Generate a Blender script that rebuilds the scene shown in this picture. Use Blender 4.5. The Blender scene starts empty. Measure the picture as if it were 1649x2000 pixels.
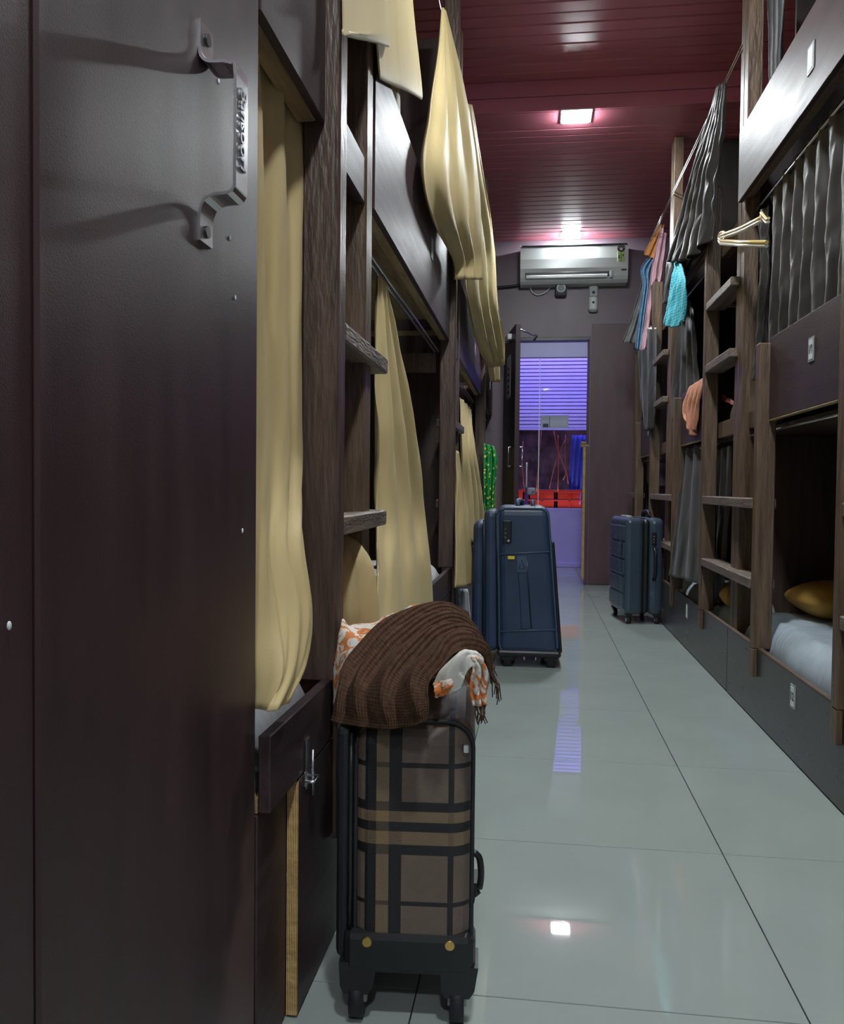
import bpy, bmesh, math, random
import numpy as np
from mathutils import Vector, Matrix

SC = bpy.context.scene
COL = SC.collection
random.seed(7)
RNG = np.random.RandomState(11)

# ------------------------------------------------------------------ camera
FPX, YAW, PITCH, ROLL, EYE = 1652.0, math.radians(7.53), math.radians(1.67), math.radians(.594), .85
W, H = 1649, 2000
_cy, _sy = math.cos(YAW), math.sin(YAW)
_f = Vector((-_sy*math.cos(PITCH), _cy*math.cos(PITCH), -math.sin(PITCH)))
_r = Vector((_cy, _sy, 0)); _u = _r.cross(_f)
_r, _u = math.cos(ROLL)*_r + math.sin(ROLL)*_u, -math.sin(ROLL)*_r + math.cos(ROLL)*_u
CAM = Vector((0, 0, EYE))
cam = bpy.data.cameras.new('camera'); camo = bpy.data.objects.new('camera', cam); COL.objects.link(camo)
cam.sensor_fit = 'HORIZONTAL'; cam.sensor_width = 36; cam.lens = FPX/W*36; cam.clip_start = .02
camo.matrix_world = Matrix(((_r.x, _u.x, -_f.x, 0), (_r.y, _u.y, -_f.y, 0), (_r.z, _u.z, -_f.z, EYE), (0, 0, 0, 1)))
SC.camera = camo


def px(u, v, X=None, Y=None, Z=None):
    """world point seen at photo pixel (u, v) on the plane X=, Y= or Z="""
    d = _r*(u-W/2) + _u*(H/2-v) + _f*FPX
    t = (X-CAM.x)/d.x if X is not None else (Y-CAM.y)/d.y if Y is not None else (Z-CAM.z)/d.z
    return CAM + d*t


# ------------------------------------------------------------------ world, exposure
wd = bpy.data.worlds.new('world'); SC.world = wd; wd.use_nodes = True
wd.node_tree.nodes['Background'].inputs[0].default_value = (.5, .55, .65, 1)
wd.node_tree.nodes['Background'].inputs[1].default_value = .05
SC.view_settings.view_transform = 'Standard'; SC.view_settings.look = 'None'
SC.view_settings.exposure = 0.0; SC.view_settings.gamma = 1; SC.view_settings.use_curve_mapping = False
SC.cycles.max_bounces = 8; SC.cycles.sample_clamp_indirect = 4.0
LAMP = 520.0        # ceiling lamp strength
LAMP_COL = (.91, .98, 1.0)
PURPLE = 26.0


# ------------------------------------------------------------------ materials
MATS = {}


def srgb(c):
    return tuple((x/255/12.92 if x/255 <= .04045 else ((x/255+.055)/1.055)**2.4) for x in c)


class NT:
    def __init__(s, m):
        s.t = m.node_tree; s.n = s.t.nodes; s.l = s.t.links

    def __call__(s, typ, ins=None, **props):
        n = s.n.new(typ)
        for k, v in props.items(): setattr(n, k, v)
        for k, v in (ins or {}).items():
            if hasattr(v, 'is_output'): s.l.new(v, n.inputs[k])
            else: n.inputs[k].default_value = v
        return n

    def math(s, op, a, b=0.0, clamp=False):
        return s('ShaderNodeMath', {0: a, 1: b}, operation=op, use_clamp=clamp).outputs[0]

    def mix(s, fac, a, b, typ='MIX'):
        n = s('ShaderNodeMix', data_type='RGBA', blend_type=typ)
        for i, v in ((0, fac), (6, a), (7, b)):
            if hasattr(v, 'is_output'): s.l.new(v, n.inputs[i])
            else: n.inputs[i].default_value = v if i == 0 else (*v[:3], 1)
        return n.outputs[2]


def mat(name, col, rough=.5, var=.25, scale=6.0, stretch=(1, 1, 1), bump=0.0, bscale=80.0, bstretch=(1, 1, 1), metal=0.0, coat=0.0, sheen=0.0,
        spec=.5, emit=0.0, wear=None, graincol=None, trans=0.0, custom=None):
    m = bpy.data.materials.new(name); m.use_nodes = True
    nt = NT(m); b = nt.n['Principled BSDF']
    tc = nt('ShaderNodeTexCoord').outputs['Object']
    mp = nt('ShaderNodeMapping', {'Vector': tc, 'Scale': stretch}).outputs[0]
    nz = nt('ShaderNodeTexNoise', {'Vector': mp, 'Scale': scale, 'Detail': 6.0, 'Roughness': .6}).outputs['Fac']
    fac = nt('ShaderNodeMapRange', {0: nz, 1: .3, 2: .7, 3: 0.0, 4: 1.0}).outputs[0]
    lo = [c*(1-var) for c in col]; hi = graincol or [min(1, c*(1+var)) for c in col]
    base = nt.mix(fac, lo, hi)
    if custom: base = custom(nt, tc, base)
    if wear:
        wn = nt('ShaderNodeTexNoise', {'Vector': tc, 'Scale': wear[1], 'Detail': 4.0}).outputs['Fac']
        wf = nt('ShaderNodeMapRange', {0: wn, 1: wear[2], 2: wear[2]+.06, 3: 0.0, 4: 1.0}).outputs[0]
        base = nt.mix(wf, base, wear[0])
    nt.l.new(base, b.inputs['Base Color'])
    rn = nt.math('ADD', nt.math('MULTIPLY', fac, .12*min(1, rough*2)), max(0, rough-.06*min(1, rough*2)))
    nt.l.new(rn, b.inputs['Roughness'])
    b.inputs['Metallic'].default_value = metal; b.inputs['Coat Weight'].default_value = coat; b.inputs['Coat Roughness'].default_value = .12
    b.inputs['Sheen Weight'].default_value = sheen; b.inputs['Sheen Roughness'].default_value = .4
    b.inputs['Specular IOR Level'].default_value = spec; b.inputs['Transmission Weight'].default_value = trans
    if emit:
        nt.l.new(base, b.inputs['Emission Color']); b.inputs['Emission Strength'].default_value = emit
    if bump:
        bp = nt('ShaderNodeMapping', {'Vector': tc, 'Scale': bstretch}).outputs[0]
        bn = nt('ShaderNodeTexNoise', {'Vector': bp, 'Scale': bscale, 'Detail': 4.0}).outputs['Fac']
        nb = nt('ShaderNodeBump', {'Height': bn, 'Strength': bump, 'Distance': .01})
        nt.l.new(nb.outputs[0], b.inputs['Normal'])
    MATS[name] = m
    return m


GV = (14, 14, 1.2)      # grain running up (posts)
GY = (14, 1.2, 14)      # grain running along the corridor
laminate = mat('dark_laminate', (.046, .026, .029), .46, .25, 3, GY, .10, 160, coat=.0, spec=.36)
door_lam = mat('locker_laminate', (.044, .021, .024), .42, .3, 2.2, (6, 6, 1), .10, 620, spec=.45, wear=((.10, .062, .058), 2.3, .62))
base_lam = mat('base_laminate', (.050, .047, .046), .30, .2, 4, GY, .05, 60, spec=.5)
post_w = mat('varnished_post', (.075, .046, .038), .38, .4, 4, GV, .35, 40, (3, 3, .6), graincol=(.12, .075, .055))
post_b = mat('brown_post_wood', (.11, .070, .047), .42, .4, 4, GV, .35, 40, (3, 3, .6), graincol=(.18, .115, .075))
step_w = mat('rung_wood', (.13, .095, .075), .45, .4, 5, GY, .4, 30, (6, 1, 6), graincol=(.24, .18, .14))
raw_w = mat('raw_plywood', (.30, .19, .09), .6, .45, 4, GY, .3, 40, graincol=(.42, .29, .15))
dark_in = mat('dark_ply_lining', (.055, .033, .026), .5, .4, 3, GV, .1, 60)


dark_x = mat('shaded_lining', (.014, .009, .008), .6, .3, 3, GV)  # bunk lining with the top bed's shade put into its colour


def ply_layers(nt, tc, base):
    x = nt('ShaderNodeSeparateXYZ', {0: tc}).outputs[0]
    w = nt.math('SINE', nt.math('MULTIPLY', x, 2200.0))
    return nt.mix(nt.math('GREATER_THAN', w, .55), base, (.16, .09, .03))


ply_edge = mat('plywood_edge', (.62, .42, .17), .6, .3, 9, (1, 1, 4), .3, 90, custom=ply_layers)
gold = mat('gold_satin', (.55, .43, .215), .58, .10, 5, (1, 1, .4), .06, 300, sheen=.05, spec=.22)
char = mat('charcoal_satin', (.036, .034, .036), .46, .2, 5, (1, 1, .4), .06, 300, sheen=.1, spec=.4)
wallm = mat('mauve_wall', (.19, .145, .18), .38, .12, 2.5, (1, 1, 1), .06, 90, spec=.4)
wallm2 = mat('maroon_board', (.115, .068, .082), .38, .2, 2.5, (4, 4, 1), .06, 90, spec=.4)
ceilm = mat('maroon_plank', (.42, .125, .170), .30, .07, 1.2, (1, 3, 3), .02, 50, spec=.5)
ceil_d = mat('ceiling_backing', (.02, .008, .01), .7)
tile_m = mat('gloss_tile', (.325, .37, .35), .014, .05, 3, (1, 1, 1), .0, spec=.55, wear=((.16, .18, .17), 95, .78))
grout = mat('grout', (.10, .11, .11), .8)
chrome = mat('chrome', (.82, .82, .86), .26, .1, metal=1.0)
steel = mat('steel_wire', (.55, .55, .57), .3, .1, metal=1.0)
blackp = mat('black_plastic', (.012, .013, .016), .35, .2)
blackm = mat('black_fabric_trim', (.014, .015, .02), .5, .3, bump=.2, bscale=400)
navy = mat('navy_fabric', (.022, .042, .092), .42, .25, 7, bump=.12, bscale=420, spec=.55)
navy_l = mat('navy_piping', (.05, .09, .15), .4)
slate = mat('slate_hard_shell', (.050, .074, .105), .26, .12, 4, bump=.05, bscale=250, spec=.55)
white_p = mat('white_plastic', (.70, .76, .75), .22, .04)
grey_p = mat('grey_plastic', (.35, .38, .38), .3, .06)
paper = mat('white_paper', (.72, .78, .80), .5, .05)
ink = mat('dark_ink', (.03, .05, .06), .6)
sheet = mat('bluish_bedsheet', (.46, .54, .62), .75, .14, 7, bump=.8, bscale=16, bstretch=(1, 2.5, .6))
white_s = mat('white_bedsheet', (.62, .64, .68), .75, .12, 7, bump=.3, bscale=20)
mustard = mat('mustard_pillow', (.42, .24, .045), .7, .15, 8)
tower = mat('terry_towel', (.62, .27, .17), .9, .2, 14, bump=.5, bscale=260)
pink = mat('pink_cotton', (.60, .38, .44), .7, .15, 9)
denim = mat('blue_denim', (.13, .26, .42), .7, .3, 9, bump=.2, bscale=200)
amber = mat('amber_cotton', (.50, .22, .06), .7, .2, 9)
grey_c = mat('grey_cotton', (.13, .13, .13), .7, .3, 9)
yel_p = mat('yellow_plastic', (.72, .52, .20), .35, .08)
cream_p = mat('cream_plastic', (.66, .62, .52), .35, .08)
red_p = mat('red_plastic', (.26, .016, .010), .35, .2)
rope_o = mat('orange_cord', (.45, .10, .04), .5)
clutter = mat('dark_clutter', (.30, .17, .24), .8, .7, 7, bump=.5, bscale=20)
lilac = mat('lilac_film', (.46, .40, .88), .35, .06)
shut_m = mat('pale_shutter', (.62, .60, .82), .4, .06)
soffit = mat('pale_soffit', (.42, .46, .44), .6, .05)
blue_t = mat('blue_tarp', (.06, .08, .45), .6, .2)
gold_s = mat('brass_screw', (.75, .48, .15), .3, metal=1.0)
yellow_t = mat('yellow_tag', (.75, .62, .05), .5)
label_g = mat('green_label', (.45, .58, .20), .5, .25, 60)
glass = mat('clear_glass', (.95, .97, .98), .02, .0, trans=1.0)
glass.node_tree.nodes['Principled BSDF'].inputs['IOR'].default_value = 1.12
lampm = mat('lamp_diffuser', (1, 1, 1), .5, 0)
_b = lampm.node_tree.nodes['Principled BSDF']
for l in list(_b.inputs['Base Color'].links): lampm.node_tree.links.remove(l)
_b.inputs['Emission Color'].default_value = (*LAMP_COL, 1); _b.inputs['Emission Strength'].default_value = LAMP


def plaid_f(nt, tc, base):
    s = nt('ShaderNodeSeparateXYZ', {0: tc}); x, z = s.outputs[0], s.outputs[2]

    def band(v, a, b): return nt.math('MULTIPLY', nt.math('GREATER_THAN', v, a), nt.math('LESS_THAN', v, b))

    def union(v, bands):
        r = band(v, *bands[0])
        for bb in bands[1:]: r = nt.math('MAXIMUM', r, band(v, *bb))
        return r
    dv = union(x, [(-.072, -.054), (-.034, -.014), (.059, .068), (-.2, -.096)])
    dh = union(z, [(.192, .199), (.273, .289), (.310, .325), (.342, .357), (.411, .419)])
    tv = union(x, [(-.054, -.034)]); th = union(z, [(.289, .310), (.325, .342)])
    tan = nt.math('MULTIPLY', nt.math('ADD', tv, th), .5)
    c = nt.mix(tan, base, (.235, .155, .075))
    dark = nt.math('SUBTRACT', nt.math('MAXIMUM', dv, dh), nt.math('MULTIPLY', nt.math('MULTIPLY', dv, th), .72), True)
    dark = nt.math('SUBTRACT', dark, nt.math('MULTIPLY', nt.math('MULTIPLY', dh, tv), .35), True)
    return nt.mix(dark, c, (.016, .015, .017))


plaid = mat('plaid_leatherette', (.150, .110, .090), .42, .08, 40, bump=.25, bscale=500, custom=plaid_f)


def knit_f(nt, tc, base): return base


knit = mat('brown_knit', (.085, .045, .028), .95, .35, 120, bump=.6, bscale=300, spec=.15)
_n = NT(knit)
_tc = _n('ShaderNodeTexCoord').outputs['UV']
_s = _n('ShaderNodeSeparateXYZ', {0: _tc})
_w = _n.math('SINE', _n.math('MULTIPLY', _s.outputs[1], 430.0)); _w2 = _n.math('SINE', _n.math('MULTIPLY', _s.outputs[0], 420.0))
_h = _n.math('ADD', _w, _n.math('MULTIPLY', _w2, .35))
_bp = _n('ShaderNodeBump', {'Height': _h, 'Strength': .7, 'Distance': .0012})
_n.l.new(_bp.outputs[0], knit.node_tree.nodes['Principled BSDF'].inputs['Normal'])


def print_f(nt, tc, base):
    n1 = nt('ShaderNodeTexNoise', {'Vector': tc, 'Scale': 24.0, 'Detail': 2.0, 'Distortion': 2.5}).outputs['Fac']
    f1 = nt('ShaderNodeMapRange', {0: n1, 1: .47, 2: .53, 3: 0.0, 4: 1.0}).outputs[0]
    return nt.mix(f1, base, (.62, .20, .05))


printed = mat('orange_white_print', (.70, .66, .60), .75, .12, 20, custom=print_f)
white_c = mat('white_cotton_lining', (.66, .65, .60), .8, .08, 12)


def dots_f(nt, tc, base):
    v = nt('ShaderNodeTexVoronoi', {'Vector': tc, 'Scale': 34.0, 'Randomness': .8}).outputs['Distance']
    return nt.mix(nt.math('LESS_THAN', v, .30), base, (.70, .75, .15))


green_d = mat('green_dotted_cloth', (.01, .22, .05), .6, .3, 10, custom=dots_f)


def check_f(nt, tc, base):
    s = nt('ShaderNodeSeparateXYZ', {0: tc}); y, z = s.outputs[1], s.outputs[2]
    a = nt.math('SINE', nt.math('MULTIPLY', z, 420.0)); b = nt.math('SINE', nt.math('MULTIPLY', y, 300.0))
    g = nt.math('MULTIPLY', nt.math('GREATER_THAN', a, .3), .5)
    g2 = nt.math('MULTIPLY', nt.math('GREATER_THAN', b, .3), .5)
    return nt.mix(nt.math('ADD', g, g2), base, (.02, .22, .32))


check_c = mat('turquoise_check', (.10, .55, .66), .75, .12, 12, custom=check_f)


# ------------------------------------------------------------------ mesh helpers
def box(bm, x0, x1, y0, y1, z0, z1, bev=0.0, seg=1, M=None):
    c = Matrix.Translation(((x0+x1)/2, (y0+y1)/2, (z0+z1)/2)) @ Matrix.Diagonal((abs(x1-x0), abs(y1-y0), abs(z1-z0), 1))
    r = bmesh.ops.create_cube(bm, size=1, matrix=c)
    vs = r['verts']
    if bev:
        es = list({e for v in vs for e in v.link_edges})
        rb = bmesh.ops.bevel(bm, geom=es, offset=bev, segments=seg, profile=.5, affect='EDGES', clamp_overlap=True)
        vs = list({v for f in rb['faces'] for v in f.verts} | {v for v in vs if v.is_valid})
    if M is not None: bmesh.ops.transform(bm, matrix=M, verts=[v for v in vs if v.is_valid])
    return bm


def BX(*a, **k): return box(bmesh.new(), *a, **k)


def frame_of(d):
    d = d.normalized(); a = Vector((0, 0, 1)) if abs(d.z) < .9 else Vector((1, 0, 0))
    s = d.cross(a).normalized(); return s, s.cross(d).normalized()


def tube(bm, pts, r, n=8, closed=False):
    pts = [Vector(p) for p in pts]; rings = []
    N = len(pts)
    for i, p in enumerate(pts):
        if closed: d = pts[(i+1) % N]-pts[i-1]
        else: d = pts[min(i+1, N-1)]-pts[max(i-1, 0)]
        s, t = frame_of(d); rr = r[i] if isinstance(r, (list, tuple)) else r
        rings.append([bm.verts.new(p+s*math.cos(2*math.pi*k/n)*rr+t*math.sin(2*math.pi*k/n)*rr) for k in range(n)])
    for i in range(N if closed else N-1):
        a, b = rings[i], rings[(i+1) % N]
        for k in range(n): bm.faces.new((a[k], a[(k+1) % n], b[(k+1) % n], b[k])).smooth = True
    if not closed: bm.faces.new(rings[0][::-1]); bm.faces.new(rings[-1])
    return bm


def TB(*a, **k): return tube(bmesh.new(), *a, **k)


def cyl(bm, p0, p1, r, n=16): return tube(bm, [p0, p1], r, n)


def prism(bm, poly, d):
    """extrude polygon (list of 3-D points) along vector d"""
    d = Vector(d); a = [bm.verts.new(Vector(p)) for p in poly]; b = [bm.verts.new(Vector(p)+d) for p in poly]
    bm.faces.new(a); bm.faces.new(b[::-1]); n = len(a)
    for i in range(n): bm.faces.new((a[i], b[i], b[(i+1) % n], a[(i+1) % n]))
    bmesh.ops.recalc_face_normals(bm, faces=bm.faces[:])
    return bm


def ball(bm, c, r, sx=1, sy=1, sz=1, u=16, v=10):
    bmesh.ops.create_uvsphere(bm, u_segments=u, v_segments=v, radius=r, matrix=Matrix.Translation(c) @ Matrix.Diagonal((sx, sy, sz, 1)))
    for f in bm.faces: f.smooth = True
    return bm


def cr(P, n):
    """resample a polyline to n points with a Catmull-Rom spline"""
    P = np.array([list(p) for p in P], float)
    if len(P) == 1: return np.repeat(P, n, 0)
    d = np.r_[0, np.cumsum(np.linalg.norm(np.diff(P, axis=0), axis=1)+1e-9)]
    E = np.vstack([2*P[0]-P[1], P, 2*P[-1]-P[-2]]); out = []
    for s in np.linspace(0, d[-1], n):
        i = min(max(np.searchsorted(d, s)-1, 0), len(P)-2); t = (s-d[i])/(d[i+1]-d[i])
        a, b, c, e = E[i:i+4]
        out.append(.5*(2*b+(c-a)*t+(2*a-5*b+4*c-e)*t*t+(3*b-a-3*c+e)*t**3))
    return np.array(out)


def wob(s, t, seed, k=5):
    r = np.random.RandomState(seed); o = 0
    for i in range(k):
        a, b = r.uniform(1, 4+2*i), r.uniform(1, 6+3*i)
        o = o+np.sin(a*s*3+b*t*3+r.uniform(0, 7))/(1+.5*i)
    return o/k


def sheet_mesh(P, thick=.003):
    m, n = P.shape[:2]
    du = np.gradient(P, axis=1); dv = np.gradient(P, axis=0)
    N = np.cross(du, dv); N /= np.linalg.norm(N, axis=2, keepdims=True)+1e-12
    bm = bmesh.new(); uvl = bm.loops.layers.uv.new('UVMap')
    A = [[bm.verts.new(P[i, j]+N[i, j]*thick/2) for j in range(n)] for i in range(m)]
    B = [[bm.verts.new(P[i, j]-N[i, j]*thick/2) for j in range(n)] for i in range(m)]

    def q(vs, uv=None):
        f = bm.faces.new(vs); f.smooth = True
        if uv:
            for l, c in zip(f.loops, uv): l[uvl].uv = c
    for i in range(m-1):
        for j in range(n-1):
            c = [(j/(n-1), i/(m-1)), ((j+1)/(n-1), i/(m-1)), ((j+1)/(n-1), (i+1)/(m-1)), (j/(n-1), (i+1)/(m-1))]
            q((A[i][j], A[i][j+1], A[i+1][j+1], A[i+1][j]), c); q((B[i][j], B[i+1][j], B[i+1][j+1], B[i][j+1]), [c[0], c[3], c[2], c[1]])
    for i in range(m-1): q((A[i][0], A[i+1][0], B[i+1][0], B[i][0])); q((A[i+1][-1], A[i][-1], B[i][-1], B[i+1][-1]))
    for j in range(n-1): q((A[0][j+1], A[0][j], B[0][j], B[0][j+1])); q((A[-1][j], A[-1][j+1], B[-1][j+1], B[-1][j]))
    return bm


def cloth(rows, n=64, m=40, pleats=4, amp=.02, crease=.004, seed=1, thick=.003, phase=0.0, sharp=.75, nrm=None, hem=None):
    """rows: curves across the cloth from its top to its bottom (two or more points each); amp: pleat depth or one value per row"""
    C = np.array([cr(r, n) for r in rows]); k = len(rows)
    G = np.stack([cr(C[:, j], m) for j in range(n)], 1)
    s = np.linspace(0, 1, m)[:, None]; t = np.linspace(0, 1, n)[None, :]
    a = np.interp(np.linspace(0, 1, m), np.linspace(0, 1, len(amp)), amp)[:, None] if hasattr(amp, '__len__') else amp
    ph = 2*math.pi*(pleats*(t+.03*wob(t*0+s, t*2, seed+5)))+phase
    sn = np.sin(ph); D = a*np.sign(sn)*np.abs(sn)**sharp + a*.35*wob(s*.4, t*pleats*.5, seed+1) + crease*wob(s*3, t*pleats, seed+2)
    if nrm is None:
        N = np.cross(np.gradient(G, axis=1), np.gradient(G, axis=0)); N = N.mean((0, 1)); N = N/np.linalg.norm(N)
    else: N = np.array(nrm, float)
    G = G+D[..., None]*N
    return sheet_mesh(G, thick)


def mesh_of(name, bm):
    me = bpy.data.meshes.new(name); bm.to_mesh(me); bm.free(); return me


def obj(name, bm, m, parent=None, label=None, local=False):
    me = bm if isinstance(bm, bpy.types.Mesh) else mesh_of(name, bm)
    if not me.materials: me.materials.append(m)
    o = bpy.data.objects.new(name, me); COL.objects.link(o)
    if parent is not None:
        o.parent = parent
        if not local: o.matrix_parent_inverse = wm(parent).inverted()
    if label: o['label'] = label
    return o


def wm(o):
    m = o.matrix_basis.copy()
    if o.parent is not None: m = wm(o.parent) @ o.matrix_parent_inverse @ m
    return m


def tag(o, label, cat, group=None):
    o['label'] = label; o['category'] = cat
    if group: o['group'] = group
    return o


def thing(name, label, cat, loc=(0, 0, 0), rz=0.0, group=None):
    o = bpy.data.objects.new(name, None); COL.objects.link(o); o.empty_display_size = .1
    o.location = loc; o.rotation_euler = (0, 0, rz)
    return tag(o, label, cat, group)


def struct(name, bm, m):
    o = obj(name, bm, m); o['kind'] = 'structure'; return o


def dup(root, dy, label, group=None):
    r = root.copy(); COL.objects.link(r); r.location.y += dy; r['label'] = label
    if group: r['group'] = group
    for ch in list(root.children):
        c = ch.copy(); COL.objects.link(c); c.parent = r
        for g in ch.children:
            d = g.copy(); COL.objects.link(d); d.parent = c
    return r


def letters(s, size, M, m, depth=.001, bold=0.0):
    cu = bpy.data.curves.new('letters', 'FONT'); cu.body = s; cu.size = size; cu.extrude = depth; cu.align_x = 'CENTER'; cu.align_y = 'CENTER'; cu.offset = bold
    o = bpy.data.objects.new('letters', cu); COL.objects.link(o)
    bpy.context.view_layer.update()
    me = bpy.data.meshes.new_from_object(o.evaluated_get(bpy.context.evaluated_depsgraph_get()))
    bpy.data.objects.remove(o); bpy.data.curves.remove(cu)
    me.transform(M); me.materials.clear(); me.materials.append(m)
    return me


def facing(origin, right, up):
    r, u = Vector(right).normalized(), Vector(up).normalized(); n = r.cross(u)
    return Matrix(((r.x, u.x, n.x, origin[0]), (r.y, u.y, n.y, origin[1]), (r.z, u.z, n.z, origin[2]), (0, 0, 0, 1)))


# ------------------------------------------------------------------ the setting
XL, XR, YB = -.383, .837, 7.65         # bunk fronts each side, back wall
ZN, ZF, YS = 3.225, 3.05, 5.06         # ceiling near / far, step
WL, WR, Y0 = -1.25, 1.70, -2.6

floor = struct('floor', BX(WL-.1, WR+.1, Y0-.1, 10.6, -.08, -.012), grout)
P, GAP = .635, .0012
tile_me = mesh_of('tile', BX(-P/2+GAP, P/2-GAP, -P/2+GAP, P/2-GAP, -.0119, 0, .0008))
for i in range(-2, 2):
    for j in range(-3, 13):
        t = obj('tile', tile_me, tile_m, floor)
        t.location = (.45+P*(i+.5), 1.395+P*(j+.5), 0)

ceiling = struct('ceiling', BX(WL-.1, WR+.1, Y0-.1, YS, ZN+.02, ZN+.08), ceil_d)
obj('backing', BX(WL-.1, WR+.1, YS, YB+.05, ZF+.02, ZF+.09), ceil_d, ceiling)


def plank_mesh(w):
    b = bmesh.new(); h = w/2
    poly = [(WL, -h, .022), (WL, -h, .009), (WL, -h+.008, 0), (WL, -.007, 0), (WL, -.002, .006), (WL, .002, .006), (WL, .007, 0), (WL, h-.008, 0), (WL, h, .009), (WL, h, .022)]
    prism(b, poly, (WR-WL, 0, 0)); return mesh_of('plank', b)


pw = .1965
pm = plank_mesh(pw)
y = YS-.02-pw/2
while y > .4:
    o = obj('plank', pm, ceilm, ceiling); o.location = (0, y, ZN); y -= .2
obj('ceiling_panel', BX(WL, WR, Y0, y+.1, ZN, ZN+.02), ceilm, ceiling)
# step down: a joined riser and a wide first board
obj('riser_board', BX(WL, WR, YS-.02, YS, ZF+.085, ZN+.02, .002), ceilm, ceiling)
obj('riser_board', BX(WL, WR, YS-.02, YS, ZF, ZF+.082, .002), ceilm, ceiling)
obj('plank', BX(WL, WR, YS+.002, YS+.238, ZF, ZF+.02, .002), ceilm, ceiling)
y = YS+.243+pw/2
while y < YB:
    o = obj('plank', pm, ceilm, ceiling); o.location = (0, y, ZF); y += .2

struct('wall_left', BX(WL-.1, WL, Y0, YB+.1, -.01, ZN+.05), wallm)
struct('wall_right', BX(WR, WR+.1, Y0, YB+.1, -.01, ZN+.05), wallm)
struct('wall_front', BX(WL, WR, Y0-.1, Y0, -.01, ZN+.05), soffit)  # unseen wall, made pale to bounce fill light onto near faces
DX0, DX1, DZ = -.27, .475, 2.195
b = bmesh.new()
box(b, WL, DX0, YB, YB+.1, 0, ZF+.05); box(b, DX0, DX1, YB, YB+.1, DZ, ZF+.05); box(b, DX1, WR, YB, YB+.1, 0, ZF+.05)
wall_back = struct('wall_back', b, wallm)
obj('board', BX(DX1+.012, 1.0, YB-.008, YB, .004, 2.305, .002), wallm2, wall_back)
tr = struct('trim_1', BX(DX0, DX1, YB-.012, YB+.1, DZ-.03, DZ, .003), blackp)
obj('jamb', BX(DX1-.018, DX1, YB-.012, YB+.1, 0, DZ-.03, .003), post_w, tr)
obj('jamb', BX(DX0, DX0+.018, YB-.012, YB+.1, 0, DZ-.03, .003), post_w, tr)
obj('edge_strip', BX(.425, .448, YB-.045, YB-.018, .05, 1.22, .002), ply_edge, tr)
obj('end_board', BX(.448, .475, YB-.045, YB-.014, 0, 1.22, .002), wallm2, tr)
obj('bracket', BX(.40, .475, YB-.05, YB-.02, 1.22, 1.245, .003), raw_w, tr)
obj('bracket', BX(.405, .455, YB-.05, YB-.02, 1.248, 1.27, .003), raw_w, tr)

# open door leaf, hinged at the far jamb
hx, hy, ex, ey = -.262, YB-.03, -.145, 6.94
ang = math.atan2(ey-hy, ex-hx); L = math.hypot(ex-hx, ey-hy)
dm = Matrix.Translation((hx, hy, 0)) @ Matrix.Rotation(ang, 4, 'Z')
dr = struct('door_1', BX(0, L, -.02, .02, .01, 2.185, .002, M=dm), laminate)
for s in (-1, 1):
    q = [dm @ Vector((L-.07, s*a, z)) for a, z in ((.02, 1.03), (.06, 1.03), (.06, 1.03), (.06, 1.19), (.06, 1.19), (.02, 1.19))]
    obj('door_handle', TB(q, .006), chrome, dr)
obj('notice', BX(.20, .42, -.0225, -.0205, 1.62, 1.98, M=dm), paper, dr)
for k in range(5): obj('print_line', BX(.26, .36, -.0235, -.0226, 1.66+.05*k, 1.68+.05*k, M=dm), ink, dr)
obj('closer_body', BX(.30, .50, -.06, -.021, 2.09, 2.14, .01, 2, M=dm), white_p, dr)
obj('closer_arm', TB([dm @ Vector((.42, .02, 2.2)), px(1032, 650, Y=7.35), px(1040, 655, Y=7.45), px(1049, 655, Y=7.62)], .008), chrome, dr)

# ------------------------------------------------------------------ lobby beyond the doorway
lob = struct('wall_lobby', BX(-1.3, -1.2, YB+.1, 9.3, 0, 2.9), wallm)
obj('side_wall', BX(1.25, 1.35, YB+.1, 9.3, 0, 2.9), wallm, lob)
struct('ceiling_lobby', BX(-1.3, 1.35, YB+.1, 10.6, 2.8, 2.9), soffit)
struct('wall_soffit', BX(-1.2, 1.25, 9.28, 9.38, 2.27, 2.8), soffit)
struct('wall_street', BX(-1.3, 1.35, 10.5, 10.6, 0, 2.8), clutter)
win = struct('window_1', BX(-1.2, 1.25, 9.30, 9.36, .612, .64, .003), lilac)
obj('film_panel', BX(-1.2, 1.25, 9.30, 9.34, .02, .612, .003), lilac, win)
obj('pane', BX(-.25, .04, 9.31, 9.318, .64, 2.27), glass, win)
obj('pane', BX(.05, 1.2, 9.31, 9.318, .64, 2.27), glass, win)
obj('mullion', BX(.04, .05, 9.305, 9.325, .64, 2.27), white_p, win)
obj('pull_bar', BX(-.095, -.07, 9.26, 9.285, .86, 1.13, .006, 2), steel, win)
obj('lock_case', BX(-.075, .015, 9.27, 9.305, .78, .86, .02, 3), grey_p, win)
obj('lock_knob', ball(bmesh.new(), (-.01, 9.262, .82), .014), chrome, win)
obj('kick_rail', BX(-1.2, 1.25, 9.27, 9.30, 0, .05, .004), lilac, win)
obj('notice', BX(.062, .36, 9.300, 9.309, 1.505, 1.645), grey_p, win)
obj('notice_line', BX(.155, .160, 9.298, 9.2995, 1.51, 1.64), ink, win)
obj('notice_panel', BX(.165, .34, 9.298, 9.2995, 1.53, 1.625), soffit, win)
obj('notice_badge', BX(.085, .145, 9.298, 9.2995, 1.515, 1.555, .004), ink, win)

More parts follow.
